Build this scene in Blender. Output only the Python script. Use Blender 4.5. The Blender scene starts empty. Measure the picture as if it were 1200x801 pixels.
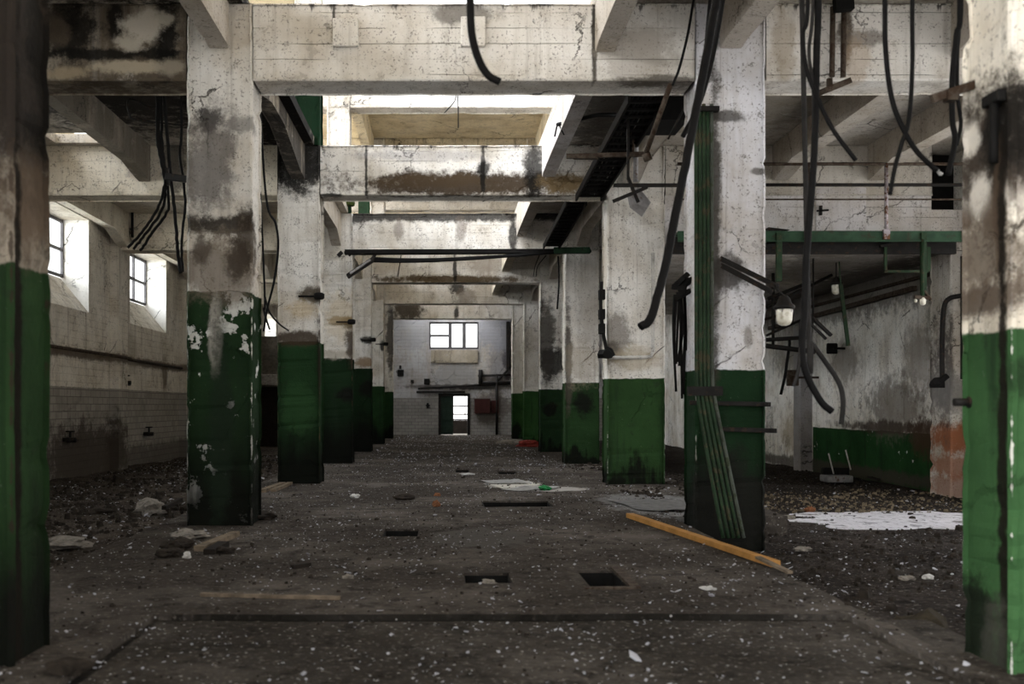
import bpy, bmesh, math, random
from mathutils import Vector, noise as mnoise

scene = bpy.context.scene
COL = scene.collection
R = random.Random(7)

# ------------------------------------------------------------------ camera model
F = 1186.0          # focal length in px of the 1200 px wide frame
VX, VY = 521.0, 476.0   # vanishing point of the nave
EYE = 1.3
def W(px, py, Y):
    return Vector(((px - VX) * Y / F, Y, EYE + (VY - py) * Y / F))
def G(px, py, z=0.0):
    Y = (EYE - z) * F / (py - VY)
    return Vector(((px - VX) * Y / F, Y, z))
ROW = [6.0 * (n + .84) for n in range(7)]       # 5.04, 11.04 ... 41.04
ORD = ['nearest', 'second', 'third', 'fourth', 'fifth', 'sixth', 'seventh']

# ------------------------------------------------------------------ node helpers
class NG:
    def __init__(s, name):
        s.m = bpy.data.materials.new(name); s.m.use_nodes = True
        s.t = s.m.node_tree; s.t.nodes.clear()
        s.out = s.t.nodes.new('ShaderNodeOutputMaterial')
    def put(s, sock, v):
        if v is None: return
        if hasattr(v, 'is_output') or isinstance(v, bpy.types.NodeSocket): s.t.links.new(v, sock)
        elif isinstance(v, (tuple, list)) and len(v) == 3 and sock.type == 'RGBA': sock.default_value = (*v, 1)
        else: sock.default_value = v
    def math(s, op, a, b=None, c=None, clamp=False):
        n = s.t.nodes.new('ShaderNodeMath'); n.operation = op; n.use_clamp = clamp
        s.put(n.inputs[0], a); s.put(n.inputs[1], b); s.put(n.inputs[2], c); return n.outputs[0]
    def vmath(s, op, a, b=None):
        n = s.t.nodes.new('ShaderNodeVectorMath'); n.operation = op
        s.put(n.inputs[0], a); s.put(n.inputs[1], b)
        return n.outputs['Value'] if op in ('LENGTH', 'DOT_PRODUCT') else n.outputs[0]
    def mix(s, f, a, b):
        n = s.t.nodes.new('ShaderNodeMix'); n.data_type = 'RGBA'
        s.put(n.inputs[0], f); s.put(n.inputs[6], a); s.put(n.inputs[7], b); return n.outputs[2]
    def ss(s, v, lo, hi, a=0.0, b=1.0):
        n = s.t.nodes.new('ShaderNodeMapRange'); n.interpolation_type = 'SMOOTHSTEP'
        s.put(n.inputs[0], v)
        if lo > hi: lo, hi, a, b = hi, lo, b, a
        n.inputs[1].default_value = lo; n.inputs[2].default_value = hi
        n.inputs[3].default_value = a; n.inputs[4].default_value = b; return n.outputs[0]
    def noise(s, vec, scale, detail=4, rough=.55):
        n = s.t.nodes.new('ShaderNodeTexNoise'); s.put(n.inputs['Vector'], vec)
        n.inputs['Scale'].default_value = scale; n.inputs['Detail'].default_value = detail
        n.inputs['Roughness'].default_value = rough; return n.outputs['Fac']
    def voro(s, vec, scale, feat='F1', out='Distance'):
        n = s.t.nodes.new('ShaderNodeTexVoronoi'); n.feature = feat
        s.put(n.inputs['Vector'], vec); n.inputs['Scale'].default_value = scale; return n.outputs[out]
    def obj(s):
        return s.t.nodes.new('ShaderNodeTexCoord').outputs['Object']
    def sep(s, v):
        n = s.t.nodes.new('ShaderNodeSeparateXYZ'); s.put(n.inputs[0], v); return n.outputs
    def comb(s, x, y, z):
        n = s.t.nodes.new('ShaderNodeCombineXYZ')
        s.put(n.inputs[0], x); s.put(n.inputs[1], y); s.put(n.inputs[2], z); return n.outputs[0]
    def bump(s, h, strength, dist):
        n = s.t.nodes.new('ShaderNodeBump'); s.put(n.inputs['Height'], h)
        n.inputs['Strength'].default_value = strength; n.inputs['Distance'].default_value = dist
        return n.outputs[0]
    def done(s, col, rough=.85, normal=None, metal=0.0, spec=.12):
        b = s.t.nodes.new('ShaderNodeBsdfPrincipled')
        s.put(b.inputs['Base Color'], col); s.put(b.inputs['Roughness'], rough)
        s.put(b.inputs['Metallic'], metal); b.inputs['Specular IOR Level'].default_value = spec
        if normal is not None: s.put(b.inputs['Normal'], normal)
        s.t.links.new(b.outputs[0], s.out.inputs[0]); return s.m

WHITE = (.75, .73, .695); WARM = (.78, .72, .60); COOL = (.70, .70, .74)
GREEN = (.022, .054, .018); GREEN2 = (.04, .19, .06)
SOOT = (.007, .0063, .0055); RUST = (.10, .055, .022); BROWN = (.16, .11, .065); PALE = (.62, .60, .55)
GREYBROWN = (.22, .20, .17)

def concrete(name, org=(0, 0, 0), white=WHITE, dado=None, green=GREEN, stains=(), chips=None, grime=0.0,
             drip=None, boards=0.0, dirt=.5, corner=None, lim=None, tiles=None, speck=.6, wear=.0, patch=.5):
    """whitewashed board-marked concrete with an optional painted dado, stains and flaked paint"""
    g = NG(name); o = Vector(org)
    p = g.obj()
    off = (R.uniform(0, 40), R.uniform(0, 40), R.uniform(0, 40))
    q = g.vmath('ADD', p, off)
    x, y, z = g.sep(p)
    n1 = g.noise(q, 1.3, 7, .6); n2 = g.noise(q, 7.0, 6, .68)
    st = g.noise(g.vmath('MULTIPLY', q, (5.0, 5.0, .45)), 1.0, 6, .62)
    fine = g.noise(q, 38.0, 3, .6)
    col = g.mix(g.ss(n1, .38, .72), white, tuple(c * k for c, k in zip(white, (.74, .70, .64))))
    col = g.mix(g.math('MULTIPLY', g.ss(st, .50, .72), dirt), col, (.24, .21, .17))
    col = g.mix(g.math('MULTIPLY', g.ss(n2, .56, .72), dirt * .6), col, (.22, .20, .17))
    och = g.noise(g.vmath('MULTIPLY', q, (.9, .9, .5)), 1.1, 8, .7)
    col = g.mix(g.math('MULTIPLY', g.ss(och, .47, .70), min(1, dirt * 1.1)), col, (.41, .36, .29))
    vs_ = g.noise(g.vmath('MULTIPLY', q, (14.0, 14.0, .35)), 1.0, 4, .7)
    col = g.mix(g.math('MULTIPLY', g.ss(vs_, .56, .74), min(1, dirt * .8)), col, (.16, .14, .12))
    # flaked-off grey patches
    n3 = g.noise(q, 2.6, 9, .72); n4 = g.noise(q, 4.2, 10, .78)
    col = g.mix(g.math('MULTIPLY', g.ss(n3, .60, .625), patch), col, (.34, .31, .27))
    col = g.mix(g.math('MULTIPLY', g.ss(g.math('MULTIPLY_ADD', n2, .45, fine), .80, .90), speck), col, (.07, .06, .05))
    wv = g.vmath('ADD', q, g.vmath('MULTIPLY', g.comb(n2, n1, n2), (.5, .5, .5)))
    ck = g.voro(wv, .95, 'DISTANCE_TO_EDGE')
    ckm = g.math('MULTIPLY', g.ss(ck, .011, .003), g.ss(g.noise(q, .9, 3), .50, .58))
    col = g.mix(g.math('MULTIPLY', ckm, .85), col, (.03, .026, .022))
    grit = g.noise(g.vmath('MULTIPLY', q, (1, 1, .6)), 3.4, 12, .82)
    col = g.mix(g.math('MULTIPLY', g.ss(grit, .60, .72), min(1, dirt * 1.3)), col, (.055, .046, .038))
    hgt = g.math('SUBTRACT', g.math('MULTIPLY_ADD', n2, .6, g.math('MULTIPLY', fine, .25)), ckm)
    if boards:
        bz = g.math('ABSOLUTE', g.math('SUBTRACT', g.math('FRACT', g.math('MULTIPLY_ADD', z, 1 / .17, g.math('MULTIPLY', n1, .15))), .5))
        line = g.math('MULTIPLY', g.ss(bz, .035, .0), g.ss(g.noise(g.vmath('MULTIPLY', q, (.8, .8, 9)), 1, 5), .45, .62))
        col = g.mix(g.math('MULTIPLY', line, boards), col, (.07, .06, .05))
        hgt = g.math('SUBTRACT', hgt, g.math('MULTIPLY', line, .7))
    def tilecol(base, axis):
        u = y if axis == 'y' else x
        b = g.t.nodes.new('ShaderNodeTexBrick'); g.put(b.inputs['Vector'], g.comb(u, z, 0.0))
        b.inputs['Scale'].default_value = 1.0; b.inputs['Mortar Size'].default_value = .008
        b.inputs['Brick Width'].default_value = .30; b.inputs['Row Height'].default_value = .15
        b.inputs['Color1'].default_value = (*base, 1); b.inputs['Color2'].default_value = (*[c * .82 for c in base], 1)
        b.inputs['Mortar'].default_value = (*[c * .45 for c in base], 1)
        return b.outputs['Color'], b.outputs['Fac']
    if tiles:
        axis, ztop, base = tiles
        tc, tf = tilecol(base, axis)
        tc = g.mix(g.math('MULTIPLY', g.ss(n1, .45, .75), .6), tc, tuple(c * .5 for c in base))
        msk = g.ss(g.math('MULTIPLY_ADD', n2, .06, z), ztop - o.z + .035, ztop - o.z + .025)
        # brick courses showing faintly through the whitewash above
        wc, wf = tilecol((1, 1, 1), axis)
        col = g.mix(g.math('MULTIPLY', g.math('MULTIPLY', wf, g.ss(n1, .42, .6)), .45), col, (.25, .23, .2))
        col = g.mix(msk, col, tc)
        hgt = g.math('SUBTRACT', hgt, g.math('MULTIPLY', tf, .6))
    if dado is not None:
        zz = g.math('ADD', z, g.math('ADD', g.math('MULTIPLY', g.math('SUBTRACT', n2, .5), .05), g.math('MULTIPLY', g.math('SUBTRACT', n1, .5), .08)))
        msk = g.ss(zz, dado - o.z + .008, dado - o.z - .008)
        if lim:
            u = {'x': x, 'y': y}[lim[0]]
            msk = g.math('MULTIPLY', msk, g.math('MULTIPLY', g.math('GREATER_THAN', u, lim[1]), g.math('LESS_THAN', u, lim[2])))
        gc = g.mix(g.ss(n1, .35, .7), green, tuple(c * .62 for c in green))
        gc = g.mix(g.math('MULTIPLY', g.ss(st, .52, .7), .7), gc, (.012, .022, .012))
        gc = g.mix(g.math('MULTIPLY', g.ss(n2, .57, .70), .55), gc, (.015, .02, .012))
        gc = g.mix(g.math('MULTIPLY', g.ss(fine, .69, .74), .5), gc, (.2, .22, .18))
        if chips:
            cn = g.noise(g.vmath('ADD', q, (9, 3, 5)), 2.7, 10, .66)
            cm = g.ss(cn, chips, chips + .012)
            gc = g.mix(cm, gc, (.58, .58, .55))
            hgt = g.math('SUBTRACT', hgt, g.math('MULTIPLY', g.math('MULTIPLY', cm, msk), .8))
        col = g.mix(msk, col, gc)
    if corner:
        hx, hy, ccol, wd, amt = corner
        ax = g.math('SUBTRACT', hx, g.math('ABSOLUTE', x)); ay = g.math('SUBTRACT', hy, g.math('ABSOLUTE', y))
        e = g.math('ADD', g.math('MAXIMUM', ax, ay), g.math('MULTIPLY', g.math('SUBTRACT', g.noise(q, 5.5, 6, .7), .5), wd * 5))
        col = g.mix(g.math('MULTIPLY', g.ss(e, wd, wd * .6), amt), col, ccol)
    if grime:
        gz = g.math('ADD', z, g.math('ADD', g.math('MULTIPLY', g.math('SUBTRACT', n1, .5), 1.6), g.math('MULTIPLY', g.math('SUBTRACT', st, .5), 1.4)))
        col = g.mix(g.math('MULTIPLY', g.ss(gz, grime, grime * .2), .95), col, (.0045, .0045, .0035))
    if drip:
        ztop, ln, amt = drip[:3]
        d = g.math('DIVIDE', g.math('SUBTRACT', ztop - o.z, z), ln)
        s2 = g.noise(g.vmath('MULTIPLY', q, (7.0, 7.0, .25)), 1.0, 5, .75)
        thr = g.math('SUBTRACT', s2, g.math('MULTIPLY', d, .34))
        col = g.mix(g.math('MULTIPLY', g.ss(thr, .47, .56), amt), col, SOOT)
    for c, r, scol, amt in stains:
        dv = g.vmath('DIVIDE', g.vmath('SUBTRACT', p, tuple(Vector(c) - o)), tuple(r))
        d = g.vmath('LENGTH', dv)
        d = g.math('ADD', d, g.math('ADD', g.math('MULTIPLY', g.math('SUBTRACT', n4, .5), 2.6), g.math('MULTIPLY', g.math('SUBTRACT', n1, .5), .9)))
        col = g.mix(g.math('MULTIPLY', g.math('MULTIPLY', g.ss(d, 1.3, .62), g.ss(g.math('ADD', n4, g.math('MULTIPLY', fine, .3)), .40, .62, .86, 1.0)), amt), col, scol)
    return g.done(col, .86, g.bump(hgt, .8, .025), spec=.08)

def simple(name, col, rough=.7, metal=0.0, var=.45, scale=8.0, rust=None, bump=.3):
    g = NG(name); p = g.obj(); n = g.noise(p, scale, 6, .65)
    c = g.mix(g.ss(n, .35, .7), col, tuple(k * (1 - var) for k in col))
    if rust: c = g.mix(g.ss(g.noise(p, scale * 1.7, 6, .7), rust[1], rust[1] + .08), c, rust[0])
    return g.done(c, rough, g.bump(g.noise(p, scale * 5, 4), bump, .01), metal)

M = {}
M['cable'] = simple('black_rubber', (.006, .0055, .0055), .7)
M['cable_dusty'] = simple('dusty_rubber', (.028, .026, .025), .7)
M['steel_dark'] = simple('dark_steel', (.016, .0145, .0135), .6, .1, rust=((.035, .022, .014), .55))
M['steel_rust'] = simple('rusty_steel', (.075, .058, .044), .75, .0, rust=((.032, .019, .012), .48))
M['steel_grey'] = simple('grey_steel', (.28, .27, .27), .5, .3, rust=((.10, .06, .035), .57))
M['rail_pale'] = simple('worn_rail', (.40, .36, .38), .5, .2, rust=((.10, .045, .02), .5), scale=5)
M['green_steel'] = simple('green_steel', (.030, .068, .038), .6, 0, rust=((.03, .035, .02), .56), scale=4)
M['green_pipe'] = simple('green_conduit', (.02, .042, .02), .6, 0, rust=((.05, .045, .025), .52), scale=5)
M['conduit_grey'] = simple('grey_green_conduit', (.07, .08, .065), .6, 0, rust=((.03, .04, .02), .52), scale=5)
M['white_pipe'] = simple('white_painted_pipe', (.55, .53, .50), .6, 0, rust=((.12, .08, .05), .56))
M['tray'] = simple('burnt_tray', (.008, .007, .0065), .8, .0)
M['wood'] = simple('weathered_wood', (.20, .155, .11), .85, var=.6, scale=6)
M['wood_dark'] = simple('dark_wet_wood', (.018, .014, .011), .85, var=.5)
M['plaster'] = simple('broken_plaster', (.24, .215, .185), .9, var=.55, scale=14, bump=.6)
M['paper'] = simple('dirty_paper', (.54, .53, .51), .85, var=.35, scale=14)
M['brickbit'] = simple('brick_bit', (.20, .085, .04), .9, scale=20)
M['redplastic'] = simple('red_plastic', (.22, .035, .025), .5, scale=10)
M['greenplastic'] = simple('green_plastic', (.02, .20, .06), .4, scale=12)
M['moss'] = simple('moss', (.055, .075, .018), .95, var=.6, scale=25, bump=1)
M['rubble'] = simple('dark_rubble', (.034, .027, .021), .95, var=.6, scale=9, bump=.7)
M['earth'] = simple('earthy_rubble', (.17, .135, .09), .95, var=.7, scale=5, bump=.7)
M['flake'] = simple('paint_flake', (.40, .40, .43), .6, var=.5, scale=2)
M['box_dark'] = simple('dark_box', (.009, .0085, .008), .8)  # soot black on burnt fittings; painted shade in the pits and gallery recess
M['boxred'] = simple('maroon_box', (.045, .014, .012), .7, scale=4)
M['doorgreen'] = simple('dark_green_door', (.02, .035, .025), .7, scale=4)
M['white_paint'] = simple('white_paint', (.66, .65, .62), .6, var=.2)
M['frame'] = simple('window_frame', (.10, .095, .10), .6)
M['framew'] = simple('window_frame_pale', (.42, .40, .37), .6)
M['ochre'] = simple('ochre_paint', (.42, .21, .06), .6, var=.35, scale=5, rust=((.25, .15, .06), .62))
M['straw'] = simple('straw', (.045, .036, .024), .95, scale=20, bump=1)
def glassmat():
    g = NG('dusty_glass'); t = g.t.nodes.new('ShaderNodeBsdfTransparent'); t.inputs[0].default_value = (.93, .95, .95, 1)
    gl = g.t.nodes.new('ShaderNodeBsdfGlossy'); gl.inputs['Roughness'].default_value = .15
    mx = g.t.nodes.new('ShaderNodeMixShader'); mx.inputs[0].default_value = .07
    g.t.links.new(t.outputs[0], mx.inputs[1]); g.t.links.new(gl.outputs[0], mx.inputs[2]); g.t.links.new(mx.outputs[0], g.out.inputs[0])
    return g.m
M['glass'] = glassmat()
def lampglass():
    g = NG('lamp_glass'); n = g.noise(g.obj(), 20)
    c = g.mix(g.ss(n, .4, .7), (.85, .82, .72), (.6, .55, .42)); m = g.done(c, .18, spec=.6)
    b = [k for k in g.t.nodes if k.type == 'BSDF_PRINCIPLED'][0]; b.inputs['Transmission Weight'].default_value = .25; b.inputs['IOR'].default_value = 1.45
    return m
M['lampglass'] = lampglass()

# ------------------------------------------------------------------ mesh helpers
class MB:
    def __init__(s, org=(0, 0, 0)):
        s.b = bmesh.new(); s.o = Vector(org)
    def v(s, p): return s.b.verts.new(Vector(p) - s.o)
    def face(s, pts):
        try: return s.b.faces.new([s.v(p) for p in pts])
        except ValueError: pass
    def box(s, x0, x1, y0, y1, z0, z1, bev=0.0, axis=None):
        vs = [s.v((x, y, z)) for z in (z0, z1) for x, y in ((x0, y0), (x1, y0), (x1, y1), (x0, y1))]
        fs = [(3, 2, 1, 0), (4, 5, 6, 7), (0, 1, 5, 4), (1, 2, 6, 5), (2, 3, 7, 6), (3, 0, 4, 7)]
        ff = [s.b.faces.new([vs[i] for i in f]) for f in fs]
        if bev:
            ed = list({e for f in ff for e in f.edges})
            bmesh.ops.bevel(s.b, geom=ed, offset=bev, segments=2, affect='EDGES', profile=.5)
        return s
    def obox(s, a, b, w, h, up=(0, 0, 1), bev=0.0):
        """bar from a to b with width w and height h"""
        a, b = Vector(a), Vector(b); d = (b - a).normalized(); up = Vector(up)
        if abs(d.dot(up)) > .98: up = Vector((0, 1, 0))
        sd = d.cross(up).normalized(); u2 = sd.cross(d).normalized()
        vs = [s.v(p + sd * i * w / 2 + u2 * j * h / 2) for p in (a, b) for i, j in ((-1, -1), (1, -1), (1, 1), (-1, 1))]
        fs = [(3, 2, 1, 0), (4, 5, 6, 7), (0, 1, 5, 4), (1, 2, 6, 5), (2, 3, 7, 6), (3, 0, 4, 7)]
        ff = [s.b.faces.new([vs[i] for i in f]) for f in fs]
        if bev:
            bmesh.ops.bevel(s.b, geom=list({e for f in ff for e in f.edges}), offset=bev, segments=2, affect='EDGES', profile=.5)
        return s
    def tube(s, pts, r, seg=8, smooth=True, curve=False, cap=True, wob=0):
        pts = [Vector(p) for p in pts]
        if curve: pts = catmull(pts, 7)
        if wob: pts = [p + Vector((R.uniform(-wob, wob), R.uniform(-wob, wob), R.uniform(-wob, wob))) for p in pts]
        rings = []; n = len(pts); ref = None
        for i, p in enumerate(pts):
            d = (pts[min(i + 1, n - 1)] - pts[max(i - 1, 0)])
            d = d.normalized() if d.length > 1e-9 else Vector((0, 0, 1))
            if ref is None: ref = Vector((1, 0, 0)) if abs(d.x) < .8 else Vector((0, 1, 0))
            ref = (ref - d * ref.dot(d)).normalized(); bn = d.cross(ref)
            rr = r[i] if isinstance(r, list) else r
            rings.append([s.v(p + (ref * math.cos(2 * math.pi * k / seg) + bn * math.sin(2 * math.pi * k / seg)) * rr) for k in range(seg)])
        for a, b in zip(rings, rings[1:]):
            for k in range(seg):
                f = s.b.faces.new((a[k], a[(k + 1) % seg], b[(k + 1) % seg], b[k])); f.smooth = smooth
        if cap:
            s.b.faces.new(rings[0][::-1]); s.b.faces.new(rings[-1])
        return s
    def lathe(s, c, prof, seg=16, smooth=True):
        c = Vector(c); rings = []
        for r, z in prof:
            rings.append([s.v(c + Vector((r * math.cos(2 * math.pi * k / seg), r * math.sin(2 * math.pi * k / seg), z))) for k in range(seg)])
        for a, b in zip(rings, rings[1:]):
            for k in range(seg):
                f = s.b.faces.new((a[k], a[(k + 1) % seg], b[(k + 1) % seg], b[k])); f.smooth = smooth
        s.b.faces.new(rings[0][::-1]); s.b.faces.new(rings[-1]); return s
    def prism(s, poly, axis, a, b):
        """extrude a 2-D polygon along x ('x': poly in y,z), y or z from a to b"""
        def mk(u, v, t): return {'x': (t, u, v), 'y': (u, t, v), 'z': (u, v, t)}[axis]
        A = [s.v(mk(u, v, a)) for u, v in poly]; B = [s.v(mk(u, v, b)) for u, v in poly]; n = len(poly)
        s.b.faces.new(A[::-1]); s.b.faces.new(B)
        for i in range(n): s.b.faces.new((A[i], A[(i + 1) % n], B[(i + 1) % n], B[i]))
        return s
    def lump(s, c, rx, ry, rz, seed=0, sub=2, amp=.35, flat=True):
        ret = bmesh.ops.create_icosphere(s.b, subdivisions=sub, radius=1.0)
        c = Vector(c) - s.o
        for v in ret['verts']:
            n = mnoise.noise(v.co * 1.7 + Vector((seed * 3.1, seed * 1.7, seed)))
            k = 1 + n * amp * 1.6
            v.co = Vector((v.co.x * rx, v.co.y * ry, v.co.z * rz)) * k
            if v.co.z < -rz * .55: v.co.z = -rz * .55
            v.co += c
        return s
    def build(s, name, mat, parent=None, loc=None):
        bmesh.ops.recalc_face_normals(s.b, faces=s.b.faces)
        me = bpy.data.meshes.new(name); s.b.to_mesh(me); s.b.free()
        me.materials.append(mat)
        o = bpy.data.objects.new(name, me); COL.objects.link(o)
        o.location = s.o if loc is None else loc
        if parent is not None:
            o.parent = parent; o.location = Vector(o.location) - parent.location
        return o

def catmull(P, n):
    out = []; Q = [P[0] * 2 - P[1]] + P + [P[-1] * 2 - P[-2]]
    for i in range(1, len(Q) - 2):
        a, b, c, d = Q[i - 1], Q[i], Q[i + 1], Q[i + 2]
        for k in range(n):
            t = k / n
            out.append(.5 * ((2 * b) + (c - a) * t + (2 * a - 5 * b + 4 * c - d) * t * t + (3 * b - a - 3 * c + d) * t ** 3))
    out.append(P[-1]); return out

def rough_bar(axis, a0, a1, u0, u1, v0, v1, org, step=.09, bev=.03, chip=.03, seed=0, amp=.006):
    """long concrete member with worn, chipped arrises. axis 'x' (u=y,v=z) or 'z' (u=x,v=y)"""
    mb = MB(org); n = max(2, int((a1 - a0) / step))
    cu, cv = (u0 + u1) / 2, (v0 + v1) / 2; hu, hv = (u1 - u0) / 2, (v1 - v0) / 2
    sec = []
    for (su, sv) in ((-1, -1), (1, -1), (1, 1), (-1, 1)):
        pa = (su * hu, sv * hv, su, sv)
        first = (su * (hu - bev), sv * hv) if su * sv > 0 else (su * hu, sv * (hv - bev))
        second = (su * hu, sv * (hv - bev)) if su * sv > 0 else (su * (hu - bev), sv * hv)
        sec.append((first[0], first[1], su, sv)); sec.append((su * (hu - bev * .3), sv * (hv - bev * .3), su, sv)); sec.append((second[0], second[1], su, sv))
    rings = []
    for i in range(n + 1):
        a = a0 + (a1 - a0) * i / n; ring = []
        for k, (u, v, su, sv) in enumerate(sec):
            c = mnoise.noise(Vector((a * 5.3, su * 5 + seed, sv * 7 + seed * .37)))
            c2 = mnoise.noise(Vector((a * 14.0, su * 9 + seed, sv * 3)))
            d = max(0.0, c + .7 * c2 - .12) * chip * 1.3
            uu, vv = u - su * d * (1 if k % 3 != 2 else .6), v - sv * d * (1 if k % 3 != 0 else .6)
            w = mnoise.noise(Vector((a * 1.1, u * 2 + seed, v * 2))) * amp
            uu += w; vv += w
            p = (a, cu + uu, cv + vv) if axis == 'x' else (cu + uu, cv + vv, a)
            ring.append(mb.v(p))
        rings.append(ring)
    m = len(sec)
    for a, b in zip(rings, rings[1:]):
        for k in range(m): mb.b.faces.new((a[k], a[(k + 1) % m], b[(k + 1) % m], b[k]))
    mb.b.faces.new(rings[0]); mb.b.faces.new(rings[-1][::-1])
    return mb

def tag(o, label, cat, group=None):
    o['label'] = label; o['category'] = cat
    if group: o['group'] = group
    return o
def struct(o): o['kind'] = 'structure'; return o
def empty(name, loc, label, cat, group=None):
    o = bpy.data.objects.new(name, None); COL.objects.link(o); o.location = loc; o.empty_display_size = .1
    return tag(o, label, cat, group)

# ------------------------------------------------------------------ the setting: floors
XL, XR = -7.6, 8.9           # inner faces of the side walls
ZL, ZR = -.15, -.25          # side aisle floors
YF = 46.2                    # far wall
SL, SR = -3.15, 2.66         # edges of the raised nave slab
STEP_Y, STEP_X0, STEP_X1 = 6.32, -1.82, 2.52

def floor_mat(name, base=(.046, .039, .033), light=(.115, .101, .088), pale=.5, spec=.03, patches=()):
    g = NG(name); p = g.obj()
    n1 = g.noise(p, .55, 8, .62); n2 = g.noise(p, 4.0, 8, .7); n3 = g.noise(p, 22, 5, .7)
    c = g.mix(g.ss(n1, .42, .68), base, light)
    c = g.mix(g.ss(n2, .48, .70), c, tuple(k * .42 for k in base))
    c = g.mix(g.math('MULTIPLY', g.ss(n3, .54, .66), .75), c, (.15, .132, .115))
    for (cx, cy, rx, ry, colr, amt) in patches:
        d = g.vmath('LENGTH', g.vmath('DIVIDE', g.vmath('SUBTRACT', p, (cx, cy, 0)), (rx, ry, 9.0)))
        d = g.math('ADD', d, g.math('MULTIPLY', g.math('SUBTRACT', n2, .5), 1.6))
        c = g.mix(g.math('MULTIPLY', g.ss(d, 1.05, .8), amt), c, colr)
    # tiny pale flecks
    vc = g.voro(p, 26.0); rnd = g.t.nodes.new('ShaderNodeTexWhiteNoise')
    vcol = g.voro(p, 26.0, 'F1', 'Color'); g.put(rnd.inputs['Vector'], vcol)
    fm = g.math('MULTIPLY', g.ss(vc, .26, .16), g.math('GREATER_THAN', rnd.outputs['Value'], 1 - .22 * pale))
    c = g.mix(fm, c, (.34, .33, .32))
    h = g.math('ADD', g.math('MULTIPLY', n2, .5), g.math('ADD', g.math('MULTIPLY', n3, .35), g.math('MULTIPLY', g.voro(p, 14.0), .5)))
    return g.done(c, .95, g.bump(h, 1.0, .05), spec=spec)

PITS = [  # (x0, x1, y0, y1, depth)  square drain holes left open in the slab
    (.99, 1.34, 7.30, 8.05, .55), (.15, .50, 7.45, 7.92, .35), (-.63, -.27, 10.15, 10.75, .30),
    (.52, 1.42, 13.15, 13.95, .30), (1.05, 1.42, 19.5, 20.3, .25), (.22, .50, 20.0, 20.9, .2)]

def uneven(x, y, a):
    d = math.hypot((x - 6.55) / 2.2, (y - 13.75) / 1.5)
    if d < 1.6: a *= max(.06, min(1, (d - .9) / .7))
    return a * (mnoise.noise(Vector((x * .7, y * .7, 3.0))) + .5 * mnoise.noise(Vector((x * 2.6, y * 2.6, 9.0))))

def grid_floor(name, x0, x1, y0, y1, z, mat, amp, step, holes=(), edge=None, thick=.35):
    def cuts(a, b, st, extra):
        n = max(1, round((b - a) / st)); c = [a + (b - a) * i / n for i in range(n + 1)]
        for e in extra:
            if a < e < b:
                c = [k for k in c if abs(k - e) > st * .3 or k in (a, b)]; c.append(e)
        return sorted(set(c))
    xs = cuts(x0, x1, step, [h for t in holes for h in t[:2]]); ys = cuts(y0, y1, step * 1.4, [h for t in holes for h in t[2:4]])
    mb = MB((0, 0, z)); V = {}
    def vert(i, j):
        if (i, j) not in V:
            px, py = xs[i], ys[j]
            dz = uneven(px, py, amp)
            if edge:
                if i in (0, len(xs) - 1): px += .035 * mnoise.noise(Vector((py * 1.9, i, 0)))
            V[i, j] = mb.v((px, py, z + dz))
        return V[i, j]
    inh = lambda a, b: any(h[0] - 1e-6 <= a <= h[1] + 1e-6 and h[2] - 1e-6 <= b <= h[3] + 1e-6 for h in holes)
    for i in range(len(xs) - 1):
        for j in range(len(ys) - 1):
            if inh((xs[i] + xs[i + 1]) / 2, (ys[j] + ys[j + 1]) / 2): continue
            f = mb.b.faces.new((vert(i, j), vert(i + 1, j), vert(i + 1, j + 1), vert(i, j + 1)))
    be = [e for e in mb.b.edges if len(e.link_faces) == 1]
    ret = bmesh.ops.extrude_edge_only(mb.b, edges=be)
    for v in [g_ for g_ in ret['geom'] if isinstance(g_, bmesh.types.BMVert)]: v.co.z = -thick
    return mb.build(name, mat)

fm = floor_mat('nave_floor', patches=[(1.15, 16.9, .45, 1.1, (.60, .57, .50), .85), (1.6, 16.0, .7, .5, (.40, .38, .35), .8),  # first two pale ovals paint a sun spot into the floor
                                      (.35, 10.0, .55, .8, (.085, .078, .07), .8), (2.9, 13.6, .8, 1.7, (.17, .165, .16), .85), (.35, 6.325, 2.4, .016, (.006, .006, .005), .75)])  # last, near-black strip: edge shadow of the step painted into the colour
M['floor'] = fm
M['floor_low'] = floor_mat('sunk_floor', (.036, .031, .026), (.085, .075, .065), .8, patches=[(.35, 6.31, 2.4, .03, (.006, .0055, .005), .75), (-1.79, 4.2, .035, 2.0, (.006, .0055, .005), .7)])  # dark strips beside the step edges paint shade onto the sunk floor
M['floor_l'] = floor_mat('left_floor', (.034, .027, .021), (.075, .061, .048), .9)
M['floor_r'] = floor_mat('right_floor', (.022, .018, .0155), (.045, .037, .032), .6)
slab_holes = PITS + [(STEP_X0, STEP_X1, -2.0, STEP_Y, 0)]
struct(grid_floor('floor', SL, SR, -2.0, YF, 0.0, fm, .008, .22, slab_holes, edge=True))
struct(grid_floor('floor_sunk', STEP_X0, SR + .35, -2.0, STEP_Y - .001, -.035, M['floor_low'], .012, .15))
struct(grid_floor('floor_left', XL, SL, -2.0, YF, ZL, M['floor_l'], .07, .25))
struct(grid_floor('floor_right', SR, XR, -2.0, YF, ZR, M['floor_r'], .06, .25))
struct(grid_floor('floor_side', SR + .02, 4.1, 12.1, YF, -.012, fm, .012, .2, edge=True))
mb = MB()
for (a, b, c, d, dep) in PITS: 
    mb.box(a - .03, b + .03, c - .03, d + .03, -dep - .34, -dep - .3)
    mb.box(a - .02, a + .008, c, d, -dep - .3, -.022); mb.box(b - .008, b + .02, c, d, -dep - .3, -.022); mb.box(a, b, c - .02, c + .008, -dep - .3, -.022); mb.box(a, b, d - .008, d + .02, -dep - .3, -.022)
struct(mb.build('trim_pit_shade', M['box_dark']))
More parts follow.
